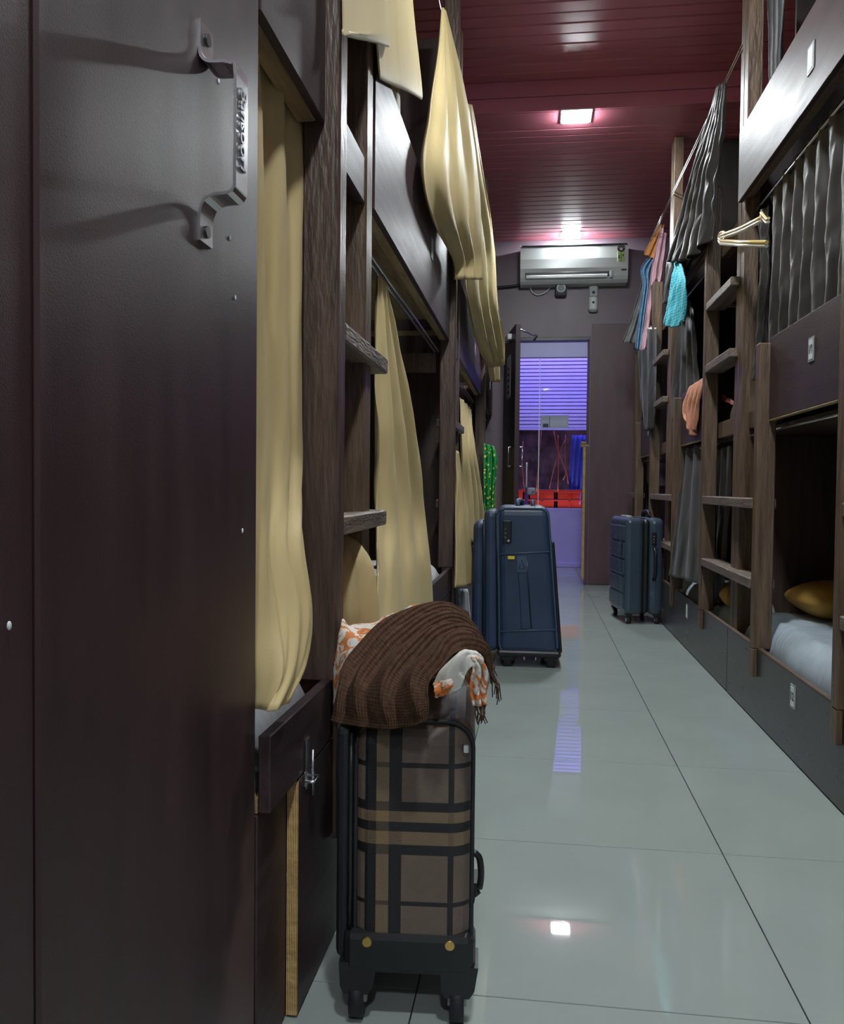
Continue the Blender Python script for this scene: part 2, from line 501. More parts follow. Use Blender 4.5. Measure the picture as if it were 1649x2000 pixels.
sh = thing('roller_shutter', 'pale slatted roller shutter glowing violet behind the glass entrance', 'shutter', (.4, 10.1, 1.53))
sl = mesh_of('slat', prism(bmesh.new(), [(-1.1, 0, 0), (-1.1, -.012, .004), (-1.1, -.012, .031), (-1.1, 0, .036)], (2.2, 0, 0)))
for k in range(26):
    o = obj('slat', sl, shut_m, sh); o.location = (0, 10.1, 1.565+.0435*k)
for x in (-1.12, 1.12): obj('guide_rail', BX(x-.03, x+.03, 10.07, 10.13, 0, 2.75, .004), shut_m, sh)
obj('bottom_bar', BX(-1.1, 1.1, 10.085, 10.105, 1.538, 1.562, .003), shut_m, sh)

def crate(x, y, z, w, h, label):
    t = thing('crate', label, 'crate', (x, y, z), 0, 'red crates behind the glass entrance')
    b = bmesh.new(); box(b, x-w/2, x+w/2, y-.17, y+.17, z, z+.02)
    for s in (-1, 1):
        box(b, x+s*(w/2-.008)-.008, x+s*(w/2-.008)+.008, y-.17, y+.17, z, z+h); box(b, x-w/2, x+w/2, y+s*.162-.008, y+s*.162+.008, z, z+h)
    obj('shell', b, red_p, t)
    obj('rim', BX(x-w/2-.008, x+w/2+.008, y-.185, y-.17, z+h-.03, z+h, .004), red_p, t)
    obj('rim', BX(x-w/2-.008, x+w/2+.008, y-.18, y-.17, z+h*.45, z+h*.45+.02, .004), red_p, t)
    obj('rib', BX(x-.012, x+.012, y-.18, y-.17, z, z+h, .003), red_p, t)


plat = thing('storage_shelf', 'low dark platform carrying red crates behind the violet film panel', 'shelf', (.1, 9.9, 0))
obj('deck', BX(-1.0, 1.1, 9.62, 10.3, .56, .60, .004), clutter, plat)
for x in (-.95, 1.05):
    for y in (9.66, 10.26): obj('leg', BX(x-.03, x+.03, y-.03, y+.03, 0, .56), clutter, plat)
for k, x in enumerate((-.26, .09, .40)):
    crate(x, 9.86, .60, .30, .24, ['red plastic crate beside the glass door lock', 'red plastic crate between two other red crates', 'red plastic crate nearest the blue hanging tarp'][k])
ropes = [((1058, 842), (1052, 900), (1048, 960)), ((1082, 842), (1090, 880), (1106, 920), (1110, 945)), ((1105, 850), (1104, 900), (1106, 922), (1100, 938)),
         ((1090, 850), (1091, 900), (1090, 960)), ((1104, 860), (1085, 905), (1072, 960)), ((1022, 862), (1021, 910), (1024, 955))]
CL = ['by the glass door lock', 'curving to the tarp', 'bright and bent beside the tarp', 'straight above the middle crate', 'slanting above the middle crate', 'beside the vertical pull bar']
for k, q in enumerate(ropes):
    o = obj('cord', TB(cr([px(u, v, Y=9.64+.012*k) for u, v in q], 9), .0055, 6), rope_o)
    tag(o, 'thin orange cord behind the glass entrance, '+CL[k], 'cord', 'orange cords behind the glass')
tag(obj('tarp', cloth([[px(1118, 850, Y=9.75), px(1150, 850, Y=9.7)], [px(1112, 930, Y=9.75), px(1140, 930, Y=9.7)], [px(1112, 985, Y=9.75), px(1135, 985, Y=9.7)]], 24, 16, 3, .02), blue_t),
    'blue tarp hanging behind the glass entrance by the crates', 'tarp')
cab = thing('lobby_cabinet', 'dark low cabinet with pale louvre door beyond the doorway jamb', 'cabinet', (.60, 8.2, 0))
obj('carcass', BX(.535, 1.1, 7.85, 8.9, 0, 1.2, .004), wallm2, cab)
obj('louvre_door', BX(.517, .535, 7.9, 8.1, .40, .86, .004), white_p, cab)
for k in range(4): obj('louvre', BX(.507, .517, 7.92, 8.08, .43+.105*k, .515+.105*k, .003), white_p, cab)
def area(name, loc, rx, sx, sy, w, c):
    l = bpy.data.lights.new(name, 'AREA'); l.shape = 'RECTANGLE'; l.size = sx; l.size_y = sy; l.energy = w; l.color = c
    o = bpy.data.objects.new(name, l); COL.objects.link(o); o.location = loc; o.rotation_euler = (math.radians(rx), 0, 0)


area('violet_strip', (.2, 9.46, 2.72), 35, 2.0, .06, PURPLE, (.30, .24, 1.0))
area('lobby_violet_lamp', (.25, 8.9, 2.70), -25, 1.2, .1, 8, (.35, .24, 1.0))
area('lobby_fill', (.2, 8.1, 2.76), 30, 1.0, .3, 10, (.9, 1.0, 1.0))  # unseen white fill, added to light the soffit and film panel
area('crate_fill', (.2, 9.50, .50), 128, 1.8, .06, 6, (1, .8, .8))  # unseen fill, added behind the film panel to light crates and clutter

# ------------------------------------------------------------------ ceiling lamps
def lamp(x, y, z, label):
    t = thing('ceiling_lamp', label, 'lamp', (x, y, z), 0, 'square ceiling lamps')
    h = .0825; b = bmesh.new()
    for s in (-1, 1):
        box(b, x-h-.006, x+h+.006, y+s*h-.006, y+s*h+.006, z-.008, z-.001); box(b, x+s*h-.006, x+s*h+.006, y-h, y+h, z-.008, z-.001)
    obj('rim', b, white_p, t)
    obj('diffuser', BX(x-h+.006, x+h-.006, y-h+.006, y+h-.006, z-.016, z-.003, .003), lampm, t)


lamp(.215, 5.12, ZF, 'square white ceiling lamp on the wide board at the ceiling step')
lamp(.285, 7.48, ZF, 'square white ceiling lamp just above the air conditioner')
lamp(.25, 2.57, ZN, 'square white ceiling lamp over the near bunk ladders, above the picture')
lamp(.25, -1.9, ZN, 'square white fill lamp added behind the viewer, out of the picture')  # added for frontal fill on faces turned to the viewer
lamp(.25, 0.0, ZN, 'square white ceiling lamp straight over the viewer, out of the picture')

# ------------------------------------------------------------------ air conditioner and devices on the back wall
ac = thing('air_conditioner', 'white split air conditioner above the doorway', 'air conditioner', (.325, YB, 2.7))
yf = YB-.2
a0, a1 = px(1017, 478, Y=yf), px(1227, 548, Y=yf); ax0, ax1, az0, az1 = a0.x, a1.x, a1.z, min(a0.z, ZF-.02)
h = az1-az0
prof = [(0, 0), (-.13, 0), (-.165, .02), (-.185, .05), (-.20, .12), (-.205, h*.6), (-.195, h-.03), (-.17, h), (0, h)]
b = prism(bmesh.new(), [(ax0, YB+p, az0+q) for p, q in prof], (ax1-ax0, 0, 0))
obj('casing', b, white_p, ac)
obj('slot', BX(ax0+.045, ax0+.76, yf-.003, yf+.05, az0+.045, az0+.085, .003), blackp, ac)
obj('vane', BX(ax0+.05, ax0+.745, yf-.012, yf+.02, az0+.032, az0+.060, .005, 2), white_p, ac)
obj('vane_end', BX(ax0+.765, ax0+.79, yf-.008, yf+.02, az0+.03, az0+.09, .004), grey_p, ac)
obj('top_grille', BX(ax0+.01, ax1-.01, yf+.0, yf+.06, az1-.018, az1-.009), blackp, ac)
obj('display', BX(ax0+.86, ax0+.905, yf-.004, yf+.01, az0+.088, az0+.10), blackp, ac)
sx, sz = ax1-.062, az1-.062
lab = obj('energy_label', BX(sx-.03, sx+.03, yf-.0085, yf-.004, sz-.105, sz-.02, .002), label_g, ac)
obj('label_line', BX(sx-.002, sx+.002, yf-.0095, yf-.0085, sz-.10, sz-.03), ink, lab)
obj('label_line', BX(sx-.022, sx-.012, yf-.0095, yf-.0085, sz-.08, sz-.05), ink, lab)
obj('label_line', BX(sx+.012, sx+.022, yf-.0095, yf-.0085, sz-.06, sz-.045), ink, lab)
disc = obj('star_dial', TB([(sx, yf-.004, sz+.008), (sx, yf-.010, sz+.008)], .033, 24), ink, ac)
redm = mat('dark_red_print', (.25, .02, .02), .5)
obj('dial_core', TB([(sx, yf-.009, sz+.002), (sx, yf-.0115, sz+.002)], .012, 16), paper, disc)
b = bmesh.new()
for k in range(5):
    an = math.radians(15+37.5*k); c = Vector((sx+.023*math.cos(an), yf-.0112, sz+.006+.023*math.sin(an)))
    vs = [b.verts.new(c+Vector((math.sin(2*math.pi*i/10)*(.0055 if i % 2 == 0 else .0025), 0, math.cos(2*math.pi*i/10)*(.0055 if i % 2 == 0 else .0025)))) for i in range(10)]
    b.faces.new(vs)
obj('star', b, paper, disc)['kind'] = 'stuff'
obj('dial_rim', BX(sx-.028, sx+.028, yf-.0112, yf-.009, sz-.014, sz-.009), redm, disc)
tag(obj('refrigerant_pipe', TB(cr([(ax0+.02, YB-.03, az0+.03), (ax0-.08, YB-.03, az0+.012), (ax0-.28, YB-.03, az0)], 8), .012), blackp),
    'black insulated pipe leading out of the air conditioner side', 'pipe')

c0 = px(1096, 566, Y=YB-.06)
cc = thing('security_camera', 'white security camera with round lens below the air conditioner', 'camera', (c0.x, YB, c0.z))
obj('housing', BX(c0.x-.052, c0.x+.052, YB-.085, YB-.001, c0.z-.055, c0.z+.05, .022, 3), grey_c, cc)
obj('lens_ring', TB([(c0.x, YB-.08, c0.z+.012), (c0.x, YB-.105, c0.z+.008)], .040, 24), white_p, cc)
obj('lens', TB([(c0.x, YB-.104, c0.z+.008), (c0.x, YB-.112, c0.z+.008)], .027, 20), blackp, cc)
tag(obj('camera_cable', TB(cr([px(1037, 550, Y=YB-.02), px(1038, 568, Y=YB-.02), px(1050, 576, Y=YB-.02), px(1066, 571, Y=YB-.02), px(1076, 560, Y=YB-.02), px(1084, 552, Y=YB-.03)], 20), .006), white_p),
    'white cable looping from the air conditioner to the security camera', 'cable')
c0 = px(1159, 583, Y=YB-.03)
ds = thing('air_freshener', 'slim white air freshener dispenser on the wall beside the camera', 'dispenser', (c0.x, YB, c0.z))
obj('case', BX(c0.x-.042, c0.x+.042, YB-.06, YB-.001, c0.z-.12, c0.z+.12, .028, 4), white_p, ds)
obj('cap', BX(c0.x-.036, c0.x+.036, YB-.068, YB-.055, c0.z+.01, c0.z+.112, .02, 3), grey_p, ds)
obj('nozzle', TB([(c0.x, YB-.06, c0.z+.045), (c0.x, YB-.072, c0.z+.045)], .014, 16), ink, ds)
obj('logo_badge', TB([(c0.x, YB-.055, c0.z-.04), (c0.x, YB-.064, c0.z-.04)], .011, 12), ink, ds)
obj('base_cap', BX(c0.x-.036, c0.x+.036, YB-.064, YB-.055, c0.z-.108, c0.z-.095, .004), grey_p, ds)


# ------------------------------------------------------------------ number plates on fascia boards
def number_plate(parent, x, y, z, side, digits, h=.075, w=.05):
    """small framed white card; side -1 faces the bunks with gold curtains, +1 faces the other way"""
    n = side
    fr = obj('number_plate', BX(min(x, x+n*.003), max(x, x+n*.003), y-w/2, y+w/2, z-h/2, z+h/2, .0008), grey_p, parent)
    obj('card', BX(min(x+n*.003, x+n*.0042), max(x+n*.003, x+n*.0042), y-w*.33, y+w*.33, z-h*.40, z+h*.40), paper, fr)
    if digits:
        M = facing((x+n*.0045, y, z), (0, 1 if n > 0 else -1, 0), (0, 0, 1))
        obj('digits', letters(digits, .036, M, ink, .0003, .001), ink, fr)


# ------------------------------------------------------------------ bunks with gold curtains (X < 0)
def left_unit(y0, y1, label, first=False, short=False):
    """bunk from its ladder post at y0 to the next post at y1"""
    t = thing('bunk_bed', label, 'bunk bed', (-.8, y0, 0), 0, 'brown wooden bunks hung with gold curtains')
    zt = ZN-.01 if y1 < YS else ZF-.005
    obj('post', BX(-.425, -.355, y0, y0+.055, .49, zt, .004), post_w, t)
    obj('post_foot', BX(-.3615, -.352, y0, y0+.055, .20, .49, .002), post_w, t)
    obj('rail_post', BX(-.435, -.372, y0+.325, y0+.392, .49, zt, .004), post_b, t)
    for z in (.795, 1.16):
        obj('rung', BX(-.445, -.355, y0+.057, y0+.52, z-.037, z, .004), step_w, t)
    obj('short_rail', BX(-.40, -.375, y0+.056, y0+.324, 1.467, 1.566, .003), laminate, t)
    fy = y0+.475
    fa = obj('fascia', BX(-.398, XL, fy, y1-.003, 1.505, 1.89, .002), laminate, t)
    obj('fascia_rail', BX(-.43, -.3985, fy, y1-.003, 1.507, 1.60, .003), raw_w, t)
    obj('bed_slab', BX(-1.2, -.4305, y0+.40, y1-.003, 1.60, 1.625), raw_w, t)
    obj('cross_rail', BX(-1.2, -.44, y1-.06, y1-.02, 1.36, 1.44), post_b, t)
    number_plate(t, XL, fy+.62*(y1-fy), 1.72, 1, '')
    # lower bed box
    obj('base_rail', BX(-.382, -.364, y0+.057, y1-.003, .385, .492, .002), laminate, t)
    obj('base_panel', BX(-.382, -.364, y0+.25, y1-.003, .004, .383, .002), laminate, t)
    obj('bed_slab', BX(-1.2, -.383, y0+.057, y1-.003, .385, .405), raw_w, t)
    obj('side_board', BX(-1.2, -.45, y0+.40, y0+.42, .406, 1.599), dark_in, t)
    obj('side_board', BX(-1.2, -.45, y0+.40, y0+.42, 1.626, zt), dark_in, t)
    obj('back_board', BX(-1.23, -1.202, y0+.06, y1, .41, zt), dark_in, t)
    for z in (1.455, 2.77 if y1 < YS else 2.7):
        if z > 2: obj('curtain_wire', TB([(-.40, y0+.06, z), (-.40, y1-.01, z)], .004, 6), steel, t)
        else:
            for dx in (0, .016): obj('curtain_rod', TB([(-.432-dx, fy+.002, z), (-.432-dx, y1-.01, z)], .005, 6), steel, t)
    return t


def mattress(x0, x1, y0, y1, z0, z1, label, m, rough=.006, seed=3, grp=None):
    n, k = 26, 40
    xs, ys = np.linspace(0, 1, n), np.linspace(0, 1, k)
    Pm = np.zeros((k, n, 3))
    for i, t in enumerate(ys):
        for j, s in enumerate(xs):
            e = min(1, 13*min(s, 1-s)+.0)**.45*min(1, 13*min(t, 1-t))**.45
            Pm[i, j] = (x0+(x1-x0)*s, y0+(y1-y0)*t, z0+(z1-z0)*(.25+.75*e)+rough*wob(np.array(s*3), np.array(t*5), seed))
    b = sheet_mesh(Pm, .004)
    box(b, x0+.004, x1-.004, y0+.004, y1-.004, z0, z0+(z1-z0)*.24)
    return tag(obj('mattress', b, m), label, 'mattress', grp)


L2 = left_unit(1.51, 3.77, 'brown wooden bunk behind the plaid suitcase, ladder post at its near end')
L3 = left_unit(3.77, 6.03, 'brown wooden bunk beside the navy suitcase, its fascia tinted violet')
L4 = left_unit(6.03, YB-.02, 'brown wooden bunk that ends beside the open black door leaf')

# short stretch of the first bunk, next to the locker
t = thing('bunk_bed', 'first brown bunk, squeezed between the handled locker and the ladder post', 'bunk bed', (-.8, 1.3, 0), 0, 'brown wooden bunks hung with gold curtains')
obj('fascia', BX(-.398, XL, 1.146, 1.507, 1.505, 1.89, .002), laminate, t)
obj('fascia_rail', BX(-.435, -.3985, 1.146, 1.507, 1.507, 1.60, .003), raw_w, t)
for (yy) in (1.19,): obj('bolt', TB([(-.418, yy, 1.5065), (-.418, yy, 1.500)], .008, 10), blackp, t)
obj('base_rail', BX(-.382, -.364, 1.146, 1.507, .385, .497, .002), laminate, t)
obj('bed_slab', BX(-1.2, -.383, 1.146, 1.507, .385, .405), raw_w, t)
obj('bed_slab', BX(-1.2, -.436, 1.146, 1.507, 1.60, 1.625), raw_w, t)
obj('back_board', BX(-1.23, -1.202, 1.146, 1.507, .41, 3.2), dark_in, t)
obj('recessed_door', BX(-.402, -.3825, 1.146, 1.2914, .004, .383, .002), laminate, t)
dpl = obj('cupboard_door', BX(-.3815, -.3635, 1.292, 1.757, .004, .383, .001), laminate, t)
obj('plywood_edge', BX(-.3813, -.3637, 1.289, 1.2918, .005, .382), ply_edge, dpl)
ha = obj('hasp', BX(-.3635, -.3595, 1.325, 1.345, .355, .44, .002), chrome, t)
obj('hasp_loop', TB([(-.36, 1.32, .372), (-.345, 1.32, .372), (-.345, 1.35, .372), (-.36, 1.35, .372)], .003, 6), chrome, ha)
obj('hasp_pin', TB([(-.352, 1.335, .42), (-.352, 1.335, .345)], .0025, 6), chrome, ha)
obj('hasp_plate', BX(-.3635, -.358, 1.318, 1.352, .362, .388, .002), chrome, ha)
mattress(-1.15, -.392, 1.17, 1.50, .406, .53, 'white sheeted mattress spilling over the board under the first gold curtain', white_s)
mattress(-1.15, -.392, 1.95, 3.74, .406, .53, 'white sheeted mattress inside the bunk behind the brown shawl', white_s, seed=6)
mattress(-1.15, -.392, 4.22, 6.0, .406, .53, 'white sheeted mattress in the bunk beside the navy suitcase', white_s, seed=9)

# locker
lk = thing('locker', 'tall dark brown locker with a chrome pull handle', 'locker', (-.8, .6, 0))
obj('side_panel', BX(-1.2, -.402, 1.122, 1.142, 0, 3.2), laminate, lk)
obj('frame_panel', BX(-.402, -.386, -.40, .6125, .0, 3.2, .002), door_lam, lk)
dl = obj('door', BX(-.401, XL, .614, 1.138, .0, 3.2, .003), door_lam, lk)
emb = mat('shaded_steel', (.22, .22, .24), .3, metal=1.0)  # darker than the chrome: shading of the relief put into the colour
hd = obj('handle', bmesh.new(), chrome, dl)
# strap handle: profile in (out from door, up), swept over its width along the door
cy, w2 = .945, .019
pf = [(0, 1.375), (0, 1.345), (.003, 1.332), (.012, 1.326), (.030, 1.325), (.038, 1.322), (.042, 1.314), (.042, 1.20), (.0415, 1.188), (.036, 1.182), (.020, 1.181), (.008, 1.176), (.002, 1.165), (0, 1.15), (0, 1.128)]
pc = cr([(p, 0, q) for p, q in pf], 60)
b = bmesh.new(); th = .0035; rows = []
for i, p in enumerate(pc):
    d = pc[min(i+1, 59)]-pc[max(i-1, 0)]; nn = np.array((-d[2], 0, d[0])); nn /= np.linalg.norm(nn)
    if nn[0] < 0 and i == 0: nn = -nn
    rows.append([b.verts.new((XL+p[0]+nn[0]*o_, cy+w_, p[2]+nn[2]*o_)) for o_, w_ in ((0, -w2), (th, -w2), (th, w2), (0, w2))])
for a_, c_ in zip(rows, rows[1:]):
    for k in range(4): b.faces.new((a_[k], a_[(k+1) % 4], c_[(k+1) % 4], c_[k]))
b.faces.new(rows[0]); b.faces.new(rows[-1][::-1]); bmesh.ops.recalc_face_normals(b, faces=b.faces[:])
b.to_mesh(hd.data); b.free()
for z in (1.36, 1.142):
    sc_ = obj('screw', TB([(XL+.003, cy, z), (XL+.006, cy, z)], .007, 14), blackp, hd)
obj('embossed_lettering', letters('Bansoori', .026, facing((XL+.0462, cy, 1.256), (0, 0, -1), (0, 1, 0)), emb, .0012, .0003), emb, hd)
q_ = px(18, 1222, X=XL)  # blurred highlight on the locker, put in below as a white speck
b = bmesh.new()
for y_, z_ in ((q_.y, q_.z), (.99, 1.335), (1.0, 1.19), (1.03, 1.16), (1.05, 1.09), (1.08, .79)): ball(b, (XL, y_, z_), .0022, .7, 1, 1.6, 8, 6)
obj('glint_and_specks', b, paper, dl)

# ------------------------------------------------------------------ bunks with charcoal curtains (X > 0)
def right_unit(oy, label, digits):
    t = thing('bunk_bed', label, 'bunk bed', (1.2, 3.7+oy, 0), 0, 'brown wooden bunks hung with charcoal curtains')
    zt = ZN-.005 if oy < 0 else ZF-.005
    e = 1.86
    A, Bn = 4.20+oy, 3.205+oy+e                                  # tall ladder rail, low ladder rail
    m0, m1 = 3.690+oy, 3.622+oy+e                                # shared end posts
    obj('end_post', BX(.838, .895, m0, m0+.062, .262, zt, .003), post_b, t)
    obj('end_post', BX(.838, .895, m1, m1+.062, .262, zt if oy < 1 else 2.0, .003), post_b, t)
    fa = obj('tall_rail', BX(.80, .866, A, A+.05, .272, 2.29, .004), post_b, t)
    obj('tall_rail_foot', BX(.80, .8165, A, A+.05, .18, .272, .002), post_b, fa)
    fb = obj('low_rail', BX(.80, .866, Bn, Bn+.05, .272, 1.385, .004), post_b, t)
    obj('low_rail_foot', BX(.80, .8165, Bn, Bn+.05, .17, .272, .002), post_b, fb)
    for z in (.525, .822, 1.445, 1.742): obj('rung', BX(.80, .8375, m0-.002, A-.002, z-.037, z, .003), step_w, t)
    for z in (.525, .822): obj('rung', BX(.797, .8375, Bn+.052, m1+.063, z-.037, z, .003), step_w, t)
    # widen the treads inwards, between the posts
    for z in (.525, .822, 1.445, 1.742): obj('tread', BX(.8378, .885, m0+.064, A-.002, z-.037, z, .002), step_w, t)
    for z in (.525, .822): obj('tread', BX(.8378, .885, Bn+.052, m1-.002, z-.037, z, .002), step_w, t)
    # boxes and boards
    obj('base_panel', BX(.817, .836, m0, m1+.062, .004, .27, .002), base_lam, t)
    obj('base_cap', BX(.8175, .8355, m0, m1+.062, .2702, .277, .001), post_b, t)
    pm_ = obj('middle_fascia', BX(.838, .857, A+.052, Bn-.002, 1.108, 1.402, .002), laminate, t)
    obj('fascia_edge', BX(.838, .857, A+.052, Bn-.002, 1.103, 1.1075, .001), raw_w, t)
    obj('middle_rail', BX(.868, .90, m0+.064, A, 1.097, 1.172, .003), post_b, t)
    obj('middle_rail', BX(.868, .90, Bn+.05, m1-.002, 1.104, 1.174, .003), post_b, t)
    obj('upper_fascia', BX(.817, .836, A+.055, m1+.040, 2.035, 2.322, .002), laminate, t)
    obj('upper_rail', BX(.8675, .905, m0+.064, A, 1.95, 2.03, .003), post_b, t)
    obj('upper_rail_board', BX(.8375, .866, A+.055, m1-.004, 2.036, 2.09, .003), post_b, t)
    for z0 in (.12, 1.10, 2.035): obj('bed_slab', BX(.906, 1.66, m0+.002, m1+.06, z0-.02, z0), dark_in, t)
    for za, zb in ((.122, 1.078), (1.102, 2.01)): obj('side_board', BX(.906, 1.66, m0-.005+.01, m0+.025, za, zb), dark_in, t)
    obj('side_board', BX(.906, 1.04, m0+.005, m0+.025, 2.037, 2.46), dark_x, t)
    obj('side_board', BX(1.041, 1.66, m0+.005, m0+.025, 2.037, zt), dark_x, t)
    obj('back_board', BX(1.665, 1.69, m0, m1+.062, .0, zt), dark_in, t)
    for z in (1.075, 1.985): obj('curtain_wire', TB([(.878, A+.055, z), (.878, m1-.004, z)], .005, 6), steel, t)
    for dz in (0, .02):
        if oy > -1: obj('curtain_wire', TB([(.834, m0+.03, 2.69+dz), (.834, m1+.03 if oy < 1 else 6.5, 2.69+dz)], .003, 6), steel, t)
    number_plate(t, .817, A+.43, .205, -1, digits[0])
    number_plate(t, .838, A+.40, 1.285, -1, digits[1])
    number_plate(t, .817, A+.40, 2.165, -1, '', .085, .06)
    return t


right_unit(-1.86, 'brown wooden bunk at the picture edge with plates 12 and 18', ('12', '18'))
right_unit(0, 'brown wooden bunk with an orange towel over its middle board', ('', ''))
right_unit(1.86, 'brown wooden bunk behind the grey hard-shell suitcase', ('', ''))

mattress(.842, 1.64, 1.90, 3.665, .125, .362, 'bluish white sheeted mattress on the lowest bed at the picture edge', sheet, .016, 4)
mattress(.862, 1.64, 3.76, 5.46, .125, .31, 'bluish white sheeted mattress behind the ladder below the orange towel', sheet, .010, 5)


def pillow(c, sx, sy, sz, m, label, rz=0.0, tilt=0.0):
    n = 20; Pm = []
    b = bmesh.new(); bmesh.ops.create_uvsphere(b, u_segments=24, v_segments=14, radius=1)
    for v in b.verts:
        x, y_, z = v.co; e = max(abs(x), abs(y_), 1e-6); r = math.hypot(x, y_)
        k = r/e if e > 1e-5 else 1
        v.co = (x*(1+.55*(k-1)), y_*(1+.55*(k-1)), z*(1-.35*r**3))
    M = Matrix.Translation(c) @ Matrix.Rotation(rz, 4, 'Z') @ Matrix.Rotation(tilt, 4, 'X') @ Matrix.Diagonal((sx, sy, sz, 1))
    bmesh.ops.transform(b, matrix=M, verts=b.verts[:])
    for f in b.faces: f.smooth = True
    return tag(obj('pillow', b, m), label, 'pillow')


pillow((1.15, 3.40, .435), .16, .17, .075, mustard, 'mustard pillow deep inside the lowest bed at the picture edge', .1)
pillow((.915, 4.06, .36), .045, .10, .05, mustard, 'mustard pillow behind the lowest ladder treads')
pillow((.945, 3.585, .33), .035, .035, .085, white_s, 'pale rolled bolster behind the low ladder rail')
pillow((.935, 4.10, 1.20), .03, .05, .07, white_s, 'white pillow end on the middle bed, seen through the tall ladder')
pillow((.935, 3.56, 1.22), .03, .04, .085, white_s, 'white pillow end on the middle bed, above the low ladder')
pillow((.96, 5.85, 1.20), .05, .12, .08, white_s, 'small white pillow end behind the far ladder')
redc = mat('salmon_cloth', (.36, .10, .06), .8, .2)
o = obj('cloth_bundle', cloth([[px(1412, 770, X=.96), px(1434, 783, X=.96)], [px(1412, 782, X=.955), px(1434, 792, X=.955)]], 16, 8, 2, .006), redc)
tag(o, 'red cloth edge lying on the white pillow behind the tall ladder', 'cloth')

# ------------------------------------------------------------------ gold curtains
def gcurtain(rows, label, name='curtain', mt=gold, cat='curtain', group='gold satin curtains', **k):
    return tag(obj(name, cloth(rows, **k), mt), label, cat, group)


gcurtain([[(-.452, 1.148, 1.60), px(560, 160, X=-.452), px(592, 200, X=-.452)], [(-.430, 1.148, 1.35), px(550, 420, X=-.43), px(586, 420, X=-.44)], [(-.420, 1.148, 1.10), px(552, 650, X=-.42), px(584, 650, X=-.435)],
          [(-.410, 1.148, .88), px(555, 900, X=-.405), px(590, 900, X=-.42)], [(-.402, 1.148, .74), px(560, 1060, X=-.375), px(598, 1060, X=-.362)], [(-.396, 1.148, .64), px(570, 1190, X=-.352), px(614, 1190, X=-.340)],
          [(-.392, 1.148, .57), px(555, 1310, X=-.345), px(602, 1290, X=-.340)], [(-.388, 1.148, .535), px(532, 1388, X=-.350), px(568, 1368, X=-.345)]],
         'tall gold satin curtain bulging out beside the handled locker', pleats=3.3, amp=[.016, .016, .014, .012, .009, .006, .005, .003], seed=3, m=90, n=72, crease=.003)
gcurtain([[px(640, 1020, Y=1.80), px(676, 1044, Y=1.80)], [px(640, 1070, Y=1.76), px(706, 1066, Y=1.78)], [px(640, 1120, Y=1.73), px(730, 1110, Y=1.76)],
          [px(640, 1190, Y=1.72), px(738, 1180, Y=1.76)], [px(640, 1240, Y=1.74), px(735, 1228, Y=1.77)], [px(640, 1268, Y=1.79), px(722, 1252, Y=1.80)]],
         'gold satin curtain slumped between the ladder post and the second rail', pleats=.8, amp=.006, seed=5, m=40, n=40, crease=.004)
gcurtain([[px(739, 540, X=-.435), px(752, 556, X=-.435)], [px(737, 660, X=-.43), px(778, 668, X=-.425)], [px(737, 820, X=-.42), px(808, 820, X=-.405)],
          [px(737, 1000, X=-.41), px(832, 1000, X=-.385)], [px(738, 1130, X=-.375), px(846, 1100, X=-.352)], [px(738, 1250, X=-.348), px(851, 1190, X=-.345)]],
         'gold satin curtain swept to the ladder above the brown shawl', pleats=3.3, amp=[.006, .010, .016, .018, .012, .008], seed=8, m=70, n=80)
# folded upper curtain, three stacked folds
t = thing('curtain', 'gold satin curtain folded up over its wire at the top of the ladder', 'curtain', (-.35, 2.2, 2.3), 0, 'gold satin curtains')
for k, (q, X0) in enumerate([(((668, -60), (765, -60), (668, 60), (764, 86)), -.352), (((730, -60), (806, -60), (740, 140), (826, 184)), -.365), (((752, 0), (778, 0), (757, 205), (783, 224)), -.40)]):
    up = [Vector((-.392, p.y, 2.765)) for p in (px(*q[2], X=X0), px(*q[3], X=X0))]
    f0 = cloth([up, [px(*q[0], X=X0), px(*q[1], X=X0)], [px(*q[2], X=X0+.003), px(*q[3], X=X0+.012)],
                [px(q[2][0], q[2][1]-10, X=X0-.03), px(q[3][0]-14, q[3][1]-34, X=X0-.03)], [px(q[2][0], q[2][1]-60, X=X0-.035), px(q[3][0]-14, q[3][1]-84, X=X0-.035)]],
               pleats=1.2, amp=[.008, .008, .006, .003, .003], seed=20+k, n=50, m=150, crease=.002)
    obj('fold', f0, gold, t)
gcurtain([[px(864, 14, X=-.395), px(869, 22, X=-.395)], [px(855, 120, X=-.38), px(893, 110, X=-.36)], [px(838, 230, X=-.362), px(918, 230, X=-.32)], [px(826, 330, X=-.352), px(934, 330, X=-.29)],
          [px(850, 430, X=-.348), px(940, 430, X=-.265)], [px(886, 505, X=-.345), px(944, 505, X=-.25)], [px(890, 546, X=-.342), px(944, 546, X=-.248)]],
         'long gold satin curtain hanging outside the upper bunk by the ceiling lamp', pleats=3.2, amp=[.004, .010, .016, .018, .018, .014, .012], seed=31, m=80, n=80)
gcurtain([[px(903, 200, X=-.36), px(922, 205, X=-.34)], [px(905, 360, X=-.345), px(946, 350, X=-.28)], [px(908, 500, X=-.335), px(968, 480, X=-.25)], [px(918, 600, X=-.33), px(974, 590, X=-.235)],
          [px(938, 680, X=-.33), px(984, 660, X=-.215)], [px(958, 718, X=-.325), px(986, 712, X=-.21)]],
         'gold satin curtain hanging outside the violet-tinted upper bunk', pleats=3.5, amp=[.004, .012, .018, .02, .02, .018], seed=33, m=60, n=70)
gcurtain([[px(948, 640, X=-.34), px(968, 640, X=-.30)], [px(952, 700, X=-.34), px(974, 700, X=-.29)], [px(958, 746, X=-.34), px(976, 746, X=-.285)]],
         'short gold curtain end under the last upper bunk beside the door leaf', pleats=2, amp=.012, seed=35, n=30, m=20)
